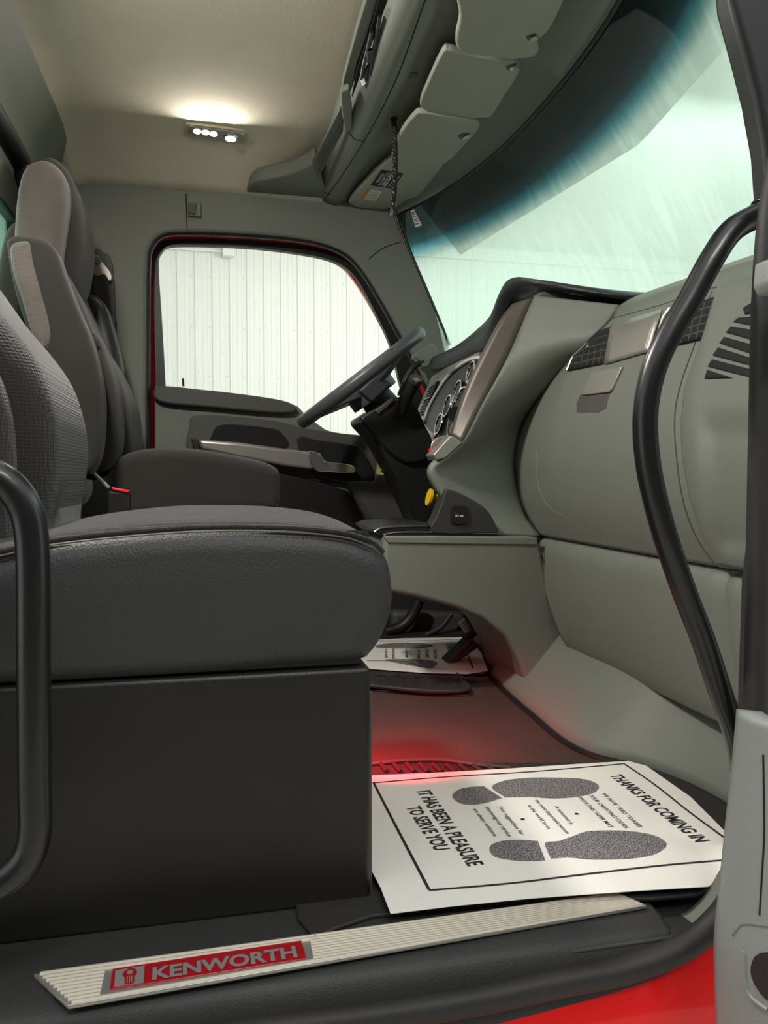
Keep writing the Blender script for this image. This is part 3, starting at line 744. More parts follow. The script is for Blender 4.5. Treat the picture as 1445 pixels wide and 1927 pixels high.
# lower centre console arch
arch = [(722, 1009), (840, 1009), (1012, 1011), (1020, 1040), (1034, 1110), (1065, 1215), (1122, 1256), (1066, 1300), (1010, 1347), (1003, 1325), (992, 1290), (974, 1240), (948, 1196), (906, 1164), (857, 1144), (790, 1126), (720, 1112)]
part('lower_console', prism_bm([UY(x, y, 1.97 ) for x, y in arch], V(0, .34, 0)), 'panel', db, bevel=.012, seg=4)
cb = [UY(x, y, 1.966) for x, y in [(722, 1010), (840, 1010), (1012, 1012), (1012, 1026), (840, 1024), (730, 1022)]]
part('console_chamfer', prism_bm(cb, V(0, .02, 0)), 'panel', db, bevel=.003)
seam_b = [UY(x, y, 1.967) for x, y in [(1014, 1012), (1022, 1050), (1036, 1110), (1050, 1165), (1064, 1208), (1080, 1230), (1120, 1256)]]
part('panel_gap', tube_bm(seam_b, .0014, 6, 4), 'mid', db)
part('console_foot', prism_bm([UY(x, y, 1.96) for x, y in [(1118, 1257), (1128, 1258), (1018, 1351), (1008, 1347)]], V(0, .03, 0)), 'panel', db, bevel=.003)
# toe board under the passenger dash
fl = [UZ(x, y, 0.0) for x, y in [(918, 1268), (960, 1310), (1010, 1353), (1060, 1395), (1120, 1425), (1200, 1445), (1290, 1478), (1360, 1515), (1405, 1548)]]
fl.append(V(fl[-1].x + .02, 1.03, 0))
tpz = [V(1.06, p.y + .05, .30) for p in fl]
tb = new_obj('trim_11', ruled(fl, tpz, 40, 12), 'panel', solid=.02)
tag(tb, kind='structure')
part('toe_seal', tube_bm([p + V(-.004, 0, .002) for p in fl], .008, 8, 4), 'black', tb)
# ---- instrument cluster
def cl(px, Y, py): return UY(px, py, Y)
clp = [(905, 668, 2.12), (890, 673, 2.2), (868, 690, 2.3), (846, 722, 2.45), (832, 760, 2.5), (822, 812, 2.52)]
cs = thing('instrument_cluster', 'black instrument cluster with pale rimmed gauges behind the steering wheel', 'gauges')
XC = lambda z: .80 + (z - .9) * .25
def cpt(Y, z, o=0): return V(XC(z) - o, Y, z)
def cx(px, py, o=0):
    d = ray(px, py); k = (.80 + (CAMP.z - .9) * .25 - o) / (d.x - .25 * d.z); return CAMP + d * k
part('cluster_back', prism_bm([cx(x, y, 0) for x, y in [(773, 800), (812, 708), (840, 690), (900, 662), (905, 690), (890, 850), (790, 850)]], V(.04, 0, 0)), 'silver', cs, bevel=.004)
arch_px = [(796, 797), (805, 770), (819, 743), (838, 714), (860, 692), (882, 678), (903, 674), (908, 690), (905, 760), (885, 810), (840, 830)]
part('cluster_face', prism_bm(cat_rom([cx(x, y, .012) for x, y in arch_px], 3, True), V(.014, 0, 0)), 'black', cs, bevel=.002)
part('cluster_rim', tube_bm([cx(x, y, .016) for x, y in arch_px[:8]], .006, 8, 5), 'white', cs)
for (gx, gy, r) in ((886, 700, .034), (860, 737, .036), (842, 764, .036), (826, 798, .036), (862, 778, .085)):
    c = cx(gx, gy, .02); n = V(-1, 0, .25).normalized(); tt = n.cross(V(0, 1, 0)).normalized()
    ring = [c + (V(0, 1, 0) * math.cos(a) + tt * math.sin(a)) * r for a in [2 * math.pi * k / 24 for k in range(25)]]
    g = part('gauge', tube_bm(ring, .004, 6, 0), 'chrome', cs)
    part('gauge_face', prism_bm([c + (V(0, 1, 0) * math.cos(a) + tt * math.sin(a)) * r * .93 for a in [2 * math.pi * k / 24 for k in range(24)]], V(.004, 0, 0)), 'black', g)
    bmt = bmesh.new()
    for k in range(9):
        a = math.radians(-40 + k * 32.5); dv = V(0, 1, 0) * math.cos(a) + tt * math.sin(a)
        tube_bm([c + dv * r * .74 + n * .002, c + dv * r * .88 + n * .002], .0012, 4, 0, bmt)
    part('dial_marks', bmt, 'white', g)['kind'] = 'stuff'
    nd = c + (V(0, 1, 0) * .4 + tt * .6) * r
    part('needle', tube_bm([c + n * .003, nd + n * .003], .0013, 4, 0), 'white', g)
vq = [cx(x, y, .012) for x, y in ((809, 727), (822, 717), (799, 778), (786, 782))]
vv = part('air_vent', prism_bm(vq, V(.012, 0, 0)), 'black', cs, bevel=.002)
for k in range(1, 10):
    f = k / 10; a, b = vq[0].lerp(vq[3], f) + V(-.003, 0, 0), vq[1].lerp(vq[2], f) + V(-.003, 0, 0)
    part('vent_slat', tube_bm([a.lerp(b, .08), b.lerp(a, .08)], .002, 5, 0), 'mid', vv)
part('vent_tab', tube_bm([cx(801, 750, .02), cx(807, 748, .02)], .004, 6, 0), 'silver', vv)
part('lower_fascia', prism_bm([cpt(2.2, .5, .0), cpt(2.88, .5, .0), cpt(2.88, .76, .0), cpt(2.2, .76, .0)], V(.05, 0, 0)), 'black', cs, bevel=.004)
part('cluster_knob', tube_bm([cx(857, 780, .02), cx(857, 780, .06)], .024, 18, 0), 'black', cs)
part('warning_lamp', tube_bm([cx(817, 823, .02), cx(822, 820, .02)], .004, 12, 0), 'redbtn', cs)
# red ribbon hanging at the metal corner and white loop
rb = thing('red_key_tag', 'small red tag hanging below the metal corner of the centre dash', 'tag')
part('tag_flag', prism_bm([UY(x, y, 2.06) for x, y in [(807, 845), (826, 836), (822, 848), (810, 854)]], V(0, .01, 0)), 'redbtn', rb)
part('tag_loop', tube_bm([UY(x, y, 2.06) for x, y in [(842, 820), (822, 826), (812, 838), (813, 854)]], .0025, 6, 4), 'silver', rb)

# ================================================================== STEERING
YC = 2.5
c_ = UY(679, 711, YC)
ax = (UY(790, 626, YC) - UY(566, 797, YC)); R = ax.length / 2 - .012; ax.normalize()
nrm = V(-ax.z, 0, ax.x).normalized()       # points up and back to the driver
sw = thing('steering_wheel', 'dark grey steering wheel seen edge on', 'steering wheel')
rp = [c_ + ax * math.cos(a) * R + V(0, 1, 0) * math.sin(a) * R for a in [2 * math.pi * k / 64 for k in range(64)]]
rings = []
for k in range(64):
    a = 2 * math.pi * k / 64; rad = ax * math.cos(a) + V(0, math.sin(a), 0)
    rings.append([rp[k] + rad * math.cos(t) * .018 + nrm * math.sin(t) * .021 for t in [2 * math.pi * j / 12 for j in range(12)]])
rings.append(rings[0])
part('rim', rings_bm(rings, cap=False), 'wheel', sw)
hubc = c_ - nrm * .05
part('hub', tube_bm([hubc + nrm * .045, hubc - nrm * .03], .085, 28, 0), 'wheel', sw, bevel=.012)
part('hub_neck', tube_bm([hubc, hubc - nrm * .09], [.05, .06], 20, 0), 'black', sw)
for ang in (math.pi * .83, -math.pi * .83, math.pi * .34, -math.pi * .34):
    rad = ax * math.cos(ang) + V(0, math.sin(ang), 0); tv = nrm.cross(rad)
    s0, s1 = hubc + rad * .07, c_ + rad * (R - .002)
    part('spoke', prism_bm([s0 + tv * .035 + nrm * .02, s0 - tv * .035 + nrm * .02, s1 - tv * .022 + nrm * .008, s1 + tv * .022 + nrm * .008], -nrm * .022), 'wheel', sw, bevel=.005)
part('switch_pad', prism_bm([UY(x, y, 2.40) for x, y in [(676, 735), (708, 706), (738, 722), (700, 757)]], V(0, .12, 0)), 'pad', sw, bevel=.006)
# column
sc = thing('steering_column', 'black steering column shroud leaning down to the dash', 'steering column')
part('upper_shroud', prism_bm(cat_rom([UY(x, y, 2.40) for x, y in [(679, 790), (690, 778), (730, 755), (762, 745), (782, 760), (800, 800), (814, 830), (806, 862), (770, 872), (732, 850), (700, 815)]], 3, True), V(0, .2, 0)), 'black', sc, bevel=.012)
part('lower_shroud', prism_bm([UY(x, y, 2.42) for x, y in [(688, 795), (770, 755), (806, 812), (836, 905), (850, 1015), (795, 1015), (745, 900)]], V(0, .16, 0)), 'black', sc, bevel=.01)
part('brake_lever', tube_bm([UY(755, 775, 2.37), UY(766, 745, 2.33), UY(782, 716, 2.3)], .020, 16, 3), 'black', sc)
part('lever_cap', tube_bm([UY(781, 719, 2.29), UY(784, 711, 2.28)], .0215, 20, 0), 'pad', sc, bevel=.003)
part('lever_button', tube_bm([UY(783, 718, 2.275), UY(784, 714, 2.27)], .010, 16, 0), 'silver', sc)
part('column_ring', prism_bm([UY(x, y, 2.39) for x, y in [(706, 772), (738, 748), (742, 754), (712, 780)]], V(0, .03, 0)), 'brown', sc, bevel=.003)
gp = thing('pillar_grab_handle', 'black grab handle on the far windshield pillar with a pale bracket', 'grab handle')
part('handle_bar', tube_bm([UY(x, y, 2.85) for x, y in [(797, 680), (780, 690), (765, 712), (752, 745)]], .011, 10, 4), 'black', gp)
part('bracket', prism_bm(cat_rom([UY(x, y, 2.84) for x, y in [(780, 668), (800, 652), (815, 647), (822, 655), (820, 670), (808, 688), (795, 690), (790, 678)]], 3, True), V(0, .06, 0)), 'panel', gp, bevel=.006)
tgo = thing('paper_tag', 'pale yellow card tag hanging beyond the steering column', 'tag')
part('card', prism_bm([UY(x, y, 2.6) for x, y in [(712, 850), (731, 868), (725, 894), (707, 892)]], V(0, .0015, 0)), 'tag', tgo)
part('punched_hole', tube_bm([UY(717, 887, 2.599), UY(717, 887, 2.597)], .0028, 10, 0), 'hole', tgo)
part('printed_line', tube_bm([UY(718, 862, 2.598), UY(714, 876, 2.598)], .0012, 5, 0), 'mid', tgo)

# ================================================================== DRIVER FOOTWELL
pd = thing('accelerator_pedal', 'black ribbed pedal standing over the far paper mat', 'pedal')
p0, p1 = UY(826, 1262, 2.30), UY(888, 1203, 2.30)
def pedal_bm():
    a = (p1 - p0).normalized(); n = V(-a.z, 0, a.x)
    return prism_bm([p0, p1, p1 - n * .035, p0 - n * .012], V(0, .07, 0))
part('pedal_pad', pedal_bm(), 'black', pd, bevel=.003)
bmr = bmesh.new(); a = (p1 - p0).normalized(); n = V(-a.z, 0, a.x)
for k in range(4): tube_bm([p0 + V(0, -.001, 0) - n * (.002 + k * .0035), p1 + V(0, -.001, 0) - n * (.002 + k * .006)], .0018, 6, 0, bmr)
part('pedal_ribs', bmr, 'mid', pd)
part('pedal_arm', tube_bm([p1 + V(-.01, .04, -.01), p1 + V(.12, .04, .1)], .014, 8, 0), 'black', pd)
fw = thing('footwell_lining', 'dark lining and ducts of the far footwell behind the pedals', 'lining')
part('side_panel', prism_bm([UY(x, y, 2.93) for x, y in [(680, 1205), (900, 1205), (960, 1100), (960, 1000), (640, 1000)]], V(0, .015, 0)), 'dark', fw, bevel=.01)
part('duct', prism_bm([UY(x, y, 2.86) for x, y in [(738, 1150), (880, 1155), (865, 1190), (800, 1202), (740, 1195)]], V(0, .08, 0)), 'mid', fw, bevel=.02)
part('hose', tube_bm([UY(x, y, 2.8) for x, y in [(725, 1190), (755, 1180), (775, 1160), (788, 1130)]], .022, 12, 4), 'black', fw)
part('hose', tube_bm([UY(x, y, 2.75) for x, y in [(800, 1196), (830, 1180), (850, 1155)]], .010, 10, 4), 'dark', fw)
part('front_panel', box_bm((1.0, 2.3, 0), (1.05, 3.0, .7)), 'black', fw)
cp = thing('clear_plastic_cap', 'small clear plastic fitting hanging by the far pedal', 'fitting')
part('cap_body', tube_bm([UY(868, 1168, 2.5), UY(884, 1190, 2.5)], .015, 12, 0), 'clear', cp, bevel=.003)

def floor_mat(px, z, label, cat='floor mat'):
    pass
# rubber mats
rm1 = thing('rubber_floor_mat', 'black ribbed rubber mat in the far footwell beneath the paper mat', 'floor mat', group='rubber floor mats')
o1 = cat_rom([UZ(x, y, .006) for x, y in [(640, 1195), (760, 1192), (870, 1195), (905, 1225), (925, 1266), (872, 1272), (876, 1290), (886, 1300), (870, 1304), (800, 1306), (720, 1296), (640, 1280)]], 3, True)
part('mat_sheet', prism_bm(o1, V(0, 0, .008)), 'rubber', rm1, bevel=.002)
bm = bmesh.new()
zr = .016
for k in range(8):
    x0 = 705 + k * 24
    tube_bm([UZ(x0, 1272 + k * 1, zr), UZ(x0 + 10, 1285 + k * 1.2, zr)], .004, 6, 0, bm)
    tube_bm([UZ(x0, 1272 + k, zr), UZ(x0 + 46, 1268 + k, zr)], .0035, 6, 0, bm)
tube_bm([UZ(x, y, zr) for x, y in [(690, 1290), (760, 1297), (820, 1301), (880, 1299), (872, 1285), (860, 1268)]], .005, 6, 4, bm)
part('raised_ribs', bm, 'rubber', rm1)
rm2 = thing('rubber_floor_mat', 'black ribbed rubber mat under the near paper mat', 'floor mat', group='rubber floor mats')
o2 = cat_rom([UZ(x, y, .004) for x, y in [(560, 1434), (700, 1436), (800, 1430), (900, 1440), (1100, 1440), (1230, 1452), (1330, 1500), (1392, 1545), (1380, 1620), (1310, 1690), (1000, 1700), (700, 1730), (560, 1735)]], 3, True)
part('mat_sheet', prism_bm(o2, V(0, 0, .006)), 'rubber', rm2, bevel=.002)
bm = bmesh.new()
for k in range(9):
    tube_bm([UZ(715 + k * 25, 1436 + k * .6, .014), UZ(728 + k * 26, 1452 + k * .3, .014)], .005, 6, 0, bm)
tube_bm([UZ(x, y, .014) for x, y in [(690, 1439), (760, 1432), (830, 1431), (900, 1440), (960, 1445)]], .006, 6, 4, bm)
part('raised_ribs', bm, 'rubber', rm2)

# ================================================================== PAPER MATS
def cc(x, y): return (680 + .5294 * x, 1400 + .5294 * y)
ZP = .021
pm = thing('paper_floor_mat', 'white printed paper mat with shoe prints lying by the near door sill', 'paper mat', group='paper floor mats')
def zp(p, dz=0): return UZ(p[0], p[1], ZP + dz)
outl = [(702, 1459), (820, 1454), (960, 1446), (1080, 1438), (1182, 1432), (1216, 1441), (1300, 1500), (1384, 1584), (1360, 1640), (1334, 1668), (1200, 1676), (1000, 1690), (850, 1705), (735, 1719), (716, 1670), (700, 1640), (560, 1660), (560, 1465)]
part('paper_sheet', prism_bm([zp(p) for p in outl], V(0, 0, -.0008)), 'paper', pm, smooth=False)
def strip(pts, w, par, dz=.0006):
    P = cat_rom([zp(p, dz) for p in pts], 5); bm = bmesh.new(); a = []
    for i, p in enumerate(P):
        t = (P[min(i + 1, len(P) - 1)] - P[max(i - 1, 0)]).normalized(); s = t.cross(V(0, 0, 1)) * w / 2
        a.append((bm.verts.new(p - s), bm.verts.new(p + s)))
    for (q, r), (u, v) in zip(a[:-1], a[1:]): bm.faces.new((q, r, v, u))
    return part('printed_border', bm, 'ink', par, smooth=False)
strip([(702, 1473), (850, 1461), (1000, 1452), (1174, 1437)], .0045, pm)
strip([(1174, 1437), (1230, 1475), (1300, 1530), (1385, 1592)], .0045, pm)
strip([(808, 1675), (960, 1662), (1100, 1645), (1250, 1628), (1366, 1618)], .0045, pm)
strip([(703, 1473), (740, 1545), (775, 1612), (808, 1675)], .0045, pm)
def poly_ink(px, par, name='shoe_print', m='speckle', n=4):
    pts = cat_rom([zp(cc(*p), .0006) for p in px], n, True)
    bm = bmesh.new(); vs = [bm.verts.new(p) for p in pts]
    for t in tessellate_polygon([pts]): bm.faces.new([vs[i] for i in t])
    return part(name, bm, m, par, smooth=False)
poly_ink([(323, 185), (345, 162), (385, 153), (433, 150), (438, 152), (496, 190), (490, 194), (450, 207), (400, 215), (350, 210)], pm, 'heel_print')
poly_ink([(463, 153), (510, 130), (600, 120), (700, 120), (790, 125), (835, 140), (843, 157), (820, 175), (760, 188), (680, 193), (600, 188), (512, 189), (506, 186)], pm, 'sole_print')
poly_ink([(455, 375), (467, 355), (510, 343), (570, 341), (624, 345), (628, 348), (652, 410), (648, 414), (600, 416), (530, 412), (475, 400)], pm, 'heel_print')
poly_ink([(653, 352), (700, 345), (750, 328), (800, 311), (870, 307), (960, 310), (1040, 325), (1083, 350), (1075, 372), (1030, 395), (940, 408), (820, 410), (740, 403), (678, 406), (672, 402)], pm, 'sole_print')
def ptext(body, s, e, hgt, par=None, bold=0):
    a, b = zp(cc(*s)), zp(cc(*e)); x = (a.x + b.x) / 2
    o = V(a.x, a.y, ZP); d = V(b.x - a.x, b.y - a.y, 0)
    text_on('lettering', body, o, d, V(1, 0, 0), d.length, hgt, 'ink', par or pm, bold, .0006)
def capw(s, t): return abs(zp(cc(*t)).x - zp(cc(*s)).x)
hb = .026
ptext('THANKS FOR COMING IN', (880, 112), (1190, 350), hb, bold=.025)
for s in [('WE HAVE TRIED TO KEEP', (852, 176), (985, 298)), ('YOUR CARPETING CLEAN', (806, 182), (936, 300)), ('WITH THIS PAPER MAT', (768, 190), (882, 298)),
          ('A customer is', (684, 222), (742, 287)), ('the most important person', (615, 200), (728, 320)), ('in the world to us.', (590, 220), (664, 305)),
          ('Your suggestions for', (484, 222), (566, 324)), ('improving our service', (439, 225), (521, 330)), ('are always welcome.', (396, 232), (472, 332))]:
    ptext(s[0], s[1], s[2], .0085, bold=.004)
ptext('IT HAS BEEN A PLEASURE', (198, 170), (380, 436), hb, bold=.025)
ptext('TO SERVE YOU', (160, 226), (262, 380), hb, bold=.025)
for c in ((765, 248), (573, 267)):
    p = zp(cc(*c), .0005); bm = bmesh.new(); bmesh.ops.create_circle(bm, cap_ends=True, segments=16, radius=.0038, matrix=Matrix.Translation(p)); part('bullet', bm, 'ink', pm)
# far mat
pm2 = thing('paper_floor_mat', 'white printed paper mat lying in the far footwell behind the pedal', 'paper mat', group='paper floor mats')
ZP = .019
part('paper_sheet', prism_bm([zp(p) for p in [(640, 1205), (700, 1204), (760, 1201), (880, 1199), (905, 1228), (918, 1262), (880, 1268), (800, 1266), (690, 1258), (640, 1256)]], V(0, 0, -.0008)), 'paper', pm2, smooth=False)
strip([(700, 1206), (780, 1206), (866, 1203), (872, 1208)], .005, pm2)
strip([(866, 1203), (880, 1232), (890, 1258)], .005, pm2)
strip([(690, 1243), (760, 1245), (800, 1256), (840, 1260)], .005, pm2)
def pk(px, nm):
    pts = cat_rom([zp(p, .0006) for p in px], 4, True); bm = bmesh.new(); vs = [bm.verts.new(p) for p in pts]
    for t in tessellate_polygon([pts]): bm.faces.new([vs[i] for i in t])
    part(nm, bm, 'speckle', pm2, smooth=False)
pk([(709, 1214), (740, 1210), (790, 1210), (816, 1215), (790, 1220), (740, 1220), (711, 1219)], 'sole_print')
pk([(724, 1241), (760, 1240), (800, 1241), (822, 1246), (815, 1256), (790, 1255), (750, 1248)], 'sole_print')
for body, s, e in (('THANKS FOR', (838, 1210), (846, 1232)), ('WE HAVE TRIED', (815, 1222), (816, 1240)), ('YOUR CARPET', (800, 1221), (801, 1239)), ('WITH THIS MAT', (784, 1222), (785, 1240)), ('A customer', (762, 1222), (763, 1238)), ('the most important', (738, 1221), (738, 1240)), ('in the world', (724, 1222), (724, 1238))):
    a, b = zp(s), zp(e); text_on('lettering', body, V(a.x, a.y, ZP), V(b.x - a.x, b.y - a.y, 0), V(1, 0, 0), (b - a).length, .035 if body[0:6] == 'THANKS' else .012, 'ink', pm2, .01, .0006)

# ================================================================== DRIVER SEAT
dseat = thing('driver_seat', 'dark cloth high backed seat on the far side with its armrest folded up', 'seat')
pillow('backrest', [(70, 480), (130, 500), (175, 590), (205, 660), (238, 715), (262, 775), (267, 830), (258, 870), (215, 890), (120, 920), (60, 900), (30, 700), (45, 560)], 2.32, 2.72, .05, 'cloth', dseat, Yt=2.67)
pillow('side_bolster', [(150, 575), (180, 566), (205, 585), (220, 630), (235, 695), (225, 715), (180, 690), (150, 640)], 2.66, 2.80, .03, 'black', dseat, Yt=2.78)
pillow('headrest_shell', [(110, 340), (142, 355), (165, 400), (177, 455), (176, 510), (160, 570), (130, 590), (80, 560), (70, 450), (80, 370)], 2.34, 2.62, .06, 'cloth', dseat, Yt=2.56)
pillow('headrest_front', [(37, 470), (44, 380), (58, 335), (85, 320), (112, 327), (133, 355), (138, 395), (134, 440), (126, 500), (120, 570), (50, 570), (36, 530)], 2.28, 2.44, .045, 'velour', dseat, Yt=2.38)
pillow('piping_bolster', [(190, 640), (215, 690), (232, 745), (238, 800), (235, 850), (220, 880), (190, 885), (165, 850), (160, 700)], 2.22, 2.4, .04, 'cloth', dseat, Yt=2.38)
pillow('folded_armrest', [(26, 485), (28, 465), (45, 458), (90, 464), (115, 485), (132, 530), (155, 590), (180, 650), (197, 720), (201, 780), (196, 850), (182, 887), (168, 890), (152, 860), (120, 760), (70, 650), (40, 560)], 2.1, 2.2, .022, 'cloth', dseat, Yt=2.18)
pillow('armrest_pad', [(22, 480), (26, 463), (44, 457), (61, 462), (68, 500), (84, 560), (97, 610), (99, 645), (86, 666), (66, 640), (44, 570), (28, 520)], 2.09, 2.21, .02, 'velour', dseat, Yt=2.12)
pillow('seat_cushion', [(200, 900), (212, 872), (240, 855), (295, 847), (360, 849), (430, 859), (495, 872), (522, 884), (528, 905), (526, 945), (510, 962), (400, 966), (250, 974), (205, 960)], 2.25, 2.75, .03, 'cloth', dseat, crown=.015)
part('seat_frame', box_bm((-.33, 2.27, .33), (.16, 2.73, .46)), 'black', dseat, bevel=.02)
part('pedestal', box_bm((-.25, 2.3, 0), (.1, 2.7, .34)), 'black', dseat, bevel=.02)
bk_ = thing('seat_belt_buckle', 'black seat belt buckle with a red button between the seats', 'buckle')
part('buckle_body', prism_bm([UY(x, y, 2.15) for x, y in [(204, 924), (244, 928), (243, 1000), (200, 1000)]], V(0, .03, 0)), 'black', bk_, bevel=.004)
part('release_button', prism_bm([UY(x, y, 2.145) for x, y in [(209, 917), (244, 923), (241, 928), (212, 922)]], V(0, .03, 0)), 'redbtn', bk_, bevel=.002)
part('buckle_strap', tube_bm([UY(x, y, 2.16) for x, y in [(176, 890), (190, 903), (205, 918)]], .005, 6, 3), 'silver', bk_)
# belt anchor on far pillar
sb = thing('seat_belt_anchor', 'grey belt anchor with dark webbing on the far door pillar', 'seat belt')
part('anchor_slot', prism_bm(cat_rom([UY(x, y, 2.945) for x, y in [(176, 480), (195, 475), (208, 485), (214, 520), (217, 600), (216, 640), (176, 640)]], 3, True), V(0, .01, 0)), 'mid', sb, bevel=.003)
part('anchor_plate', prism_bm(cat_rom([UY(x, y, 2.92) for x, y in [(172, 486), (184, 480), (192, 492), (208, 512), (210, 525), (204, 528), (196, 517), (176, 517)]], 3, True), V(0, .02, 0)), 'silver', sb, bevel=.004)
part('anchor_bolt', tube_bm([UY(183, 489, 2.93), UY(183, 489, 2.905)], .013, 14, 0), 'panel', sb, bevel=.003)
part('belt_webbing', prism_bm([UY(x, y, 2.925) for x, y in [(176, 517), (202, 520), (210, 600), (214, 645), (196, 645), (176, 580)]], V(0, .004, 0)), 'dark', sb)
part('belt_guide', prism_bm([UY(x, y, 2.915) for x, y in [(205, 588), (217, 592), (217, 612), (210, 612)]], V(0, .02, 0)), 'black', sb, bevel=.003)

# ================================================================== PASSENGER SEAT
ps = thing('passenger_seat', 'black vinyl sided seat on a boxed base nearest the camera', 'seat')
YN = 1.03
pillow('seat_cushion', [(-160, 1070), (0, 1042), (90, 1020), (250, 1002), (400, 993), (550, 995), (650, 1004), (712, 1027), (737, 1060), (746, 1110), (744, 1150), (730, 1195), (705, 1235), (675, 1250), (540, 1262), (400, 1275), (200, 1287), (0, 1297), (-160, 1300)], YN, 1.62, .035, 'vinyl', ps, n=6)
pillow('seat_top', [(-160, 1050), (0, 1030), (90, 1010), (200, 995), (320, 985), (420, 983), (550, 986), (650, 997), (700, 1015), (705, 1035), (640, 1040), (400, 1050), (0, 1080), (-160, 1090)], YN + .012, 1.60, .03, 'weave', ps, n=5, crown=.012)
part('piping', tube_bm([UY(x, y, YN + .008) for x, y in [(-100, 1056), (0, 1038), (95, 1018), (250, 1001), (400, 992), (550, 994), (650, 1004), (700, 1020), (722, 1040)]], .0035, 8, 6), 'cloth', ps)
sp = cat_rom([UY(x, y, YN + .002) for x, y in [(-100, 1064), (0, 1046), (95, 1026), (250, 1009), (400, 1000), (550, 1002), (650, 1012), (700, 1030)]], 6)
part('stitching', tube_bm(sp, .0013, 6, 0), 'brown', ps)
# backrest: main body and bolsters
pillow('backrest', [(-165, 410), (-60, 470), (0, 545), (50, 615), (95, 668), (135, 725), (158, 790), (166, 850), (160, 910), (148, 965), (138, 1000), (60, 1040), (-165, 1060)], 1.2, 1.6, .06, 'weave', ps, Yt=1.54)
pillow('side_bolster', [(-200, 560), (-60, 640), (0, 700), (22, 750), (34, 810), (38, 880), (34, 960), (22, 1035), (-60, 1050), (-200, 1050)], 1.14, 1.26, .045, 'weave', ps, Yt=1.22)
pillow('backrest_underside', [(100, 960), (148, 930), (152, 900), (158, 900), (154, 960), (146, 1000), (90, 1025)], 1.3, 1.57, .02, 'velour', ps, Yt=1.56)
# base
bb = [UY(x, y, YN + .01) for x, y in [(-180, 1305), (300, 1281), (699, 1256), (699, 1706), (300, 1722), (-180, 1745)]]
x1 = UY(699, 1480, YN + .01).x
part('base_box', box_bm((-.45, YN + .012, 0.0), (x1, 1.58, UY(699, 1256, YN + .01).z)), 'boxp', ps, bevel=.008)
part('base_rim', box_bm((-.45, YN + .02, UY(699, 1256, YN).z - .002), (x1 - .012, 1.57, UY(699, 1256, YN).z + .02)), 'black', ps, bevel=.006)
part('base_edge_highlight', box_bm((x1 - .004, YN + .02, .0), (x1 + .003, YN + .05, .30)), 'brown', ps, bevel=.002)  # paler strip painted in as the thin highlight down the box corner
# courtesy lamp on the front of the seat base
cl_ = thing('courtesy_lamp', 'red footwell lamp behind the front edge of the seat base', 'lamp')
part('lens', box_bm((x1 + .002, 1.40, .17), (x1 + .010, 1.46, .19)), 'redlens', cl_, bevel=.002)
sp_ = bpy.data.lights.new('courtesy_spot', 'SPOT'); sp_.energy = 14; sp_.color = (1, .03, .05); sp_.spot_size = math.radians(90); sp_.spot_blend = 1; sp_.shadow_soft_size = .02
so = bpy.data.objects.new('courtesy_spot', sp_); C.objects.link(so); so.location = (x1 + .035, 1.44, .2)
so.rotation_euler = (Vector((.39, 1.58, 0)) - so.location).to_track_quat('-Z', 'Y').to_euler()

# ================================================================== DOOR SILL (passenger)
so_ = [(-200, 1745), (0, 1745)]
sl = [V(-.6, .985, .004), V(-.6, .93, .0), V(-.6, .905, -.010), V(-.6, .895, -.03), V(-.6, .89, -.10), V(-.6, 1.05, -.10), V(-.6, 1.05, .004)]
xe = .60
tag(new_obj('trim_12', prism_bm(sl, V(xe + .6, 0, 0)), 'dark', bevel=.008), kind='structure')
tag(new_obj('trim_16', box_bm((.45, .90, -.12), (1.0, 1.0, -.015)), 'dark', bevel=.004), kind='structure')
pl = thing('sill_plate', 'ribbed aluminium threshold plate along the door sill', 'sill plate')
A_, B_, C_, D_ = [UZ(x, y, .008) for x, y in ((62, 1832), (1166, 1681), (1218, 1703), (128, 1892))]
part('plate', prism_bm([A_, B_, C_, D_], V(0, 0, -.006)), 'silver', pl, bevel=.002)
bm = bmesh.new()
for k in range(10):
    f = (k + .5) / 10
    a, b = A_.lerp(D_, f), B_.lerp(C_, f); d = (b - a).normalized(); a += d * .006; b -= d * .006
    if 2 <= k <= 8:
        g0, g1 = UZ(205, 1840, .008), UZ(577, 1785, .008)
        segs = [(a, a + d * max(.01, (g0.x - .006 - a.x))), (a + d * (g1.x + .006 - a.x), b)]
    else: segs = [(a, b)]
    for s0, s1 in segs:
        s = V(0, .0026, 0); q = [s0 - s, s1 - s, s1 + s, s0 + s]
        lo = [bm.verts.new(p) for p in q]; s2 = V(0, .0012, .0028)
        t0, t1 = s0 + V(0, 0, .0028), s1 + V(0, 0, .0028)
        hi = [bm.verts.new(p) for p in (t0 - V(0, .0009, 0), t1 - V(0, .0009, 0), t1 + V(0, .0009, 0), t0 + V(0, .0009, 0))]
        bm.faces.new(hi)
        for i in range(4): j = (i + 1) % 4; bm.faces.new((lo[i], lo[j], hi[j], hi[i]))
part('raised_ribs', bm, 'alu', pl, smooth=False)
bg = [UZ(x, y, .0095) for x, y in ((211, 1822), (568, 1768), (577, 1803), (206, 1862))]
bdg = part('badge', prism_bm(bg, V(0, 0, -.003)), 'badge', pl, bevel=.0015)
bdg['label'] = 'red enamel nameplate'
a, b, t = UZ(286, 1844, .0097), UZ(560, 1801, .0097), UZ(286, 1821, .0097)
text_on('lettering', 'KENWORTH', a, b - a, V(0, 1, 0), (b - a).length, (t - a).length * .98, 'badgegrey', bdg, .035, .0006)
em = [UZ(x, y, .0101) for x, y in ((217, 1826), (272, 1817), (270, 1849), (215, 1857))]
part('emblem_plate', prism_bm(em, V(0, 0, -.001)), 'badgegrey', bdg, smooth=False)
Pe = lambda u, v: em[0].lerp(em[1], u).lerp(em[3].lerp(em[2], u), v) + V(0, 0, .0006)
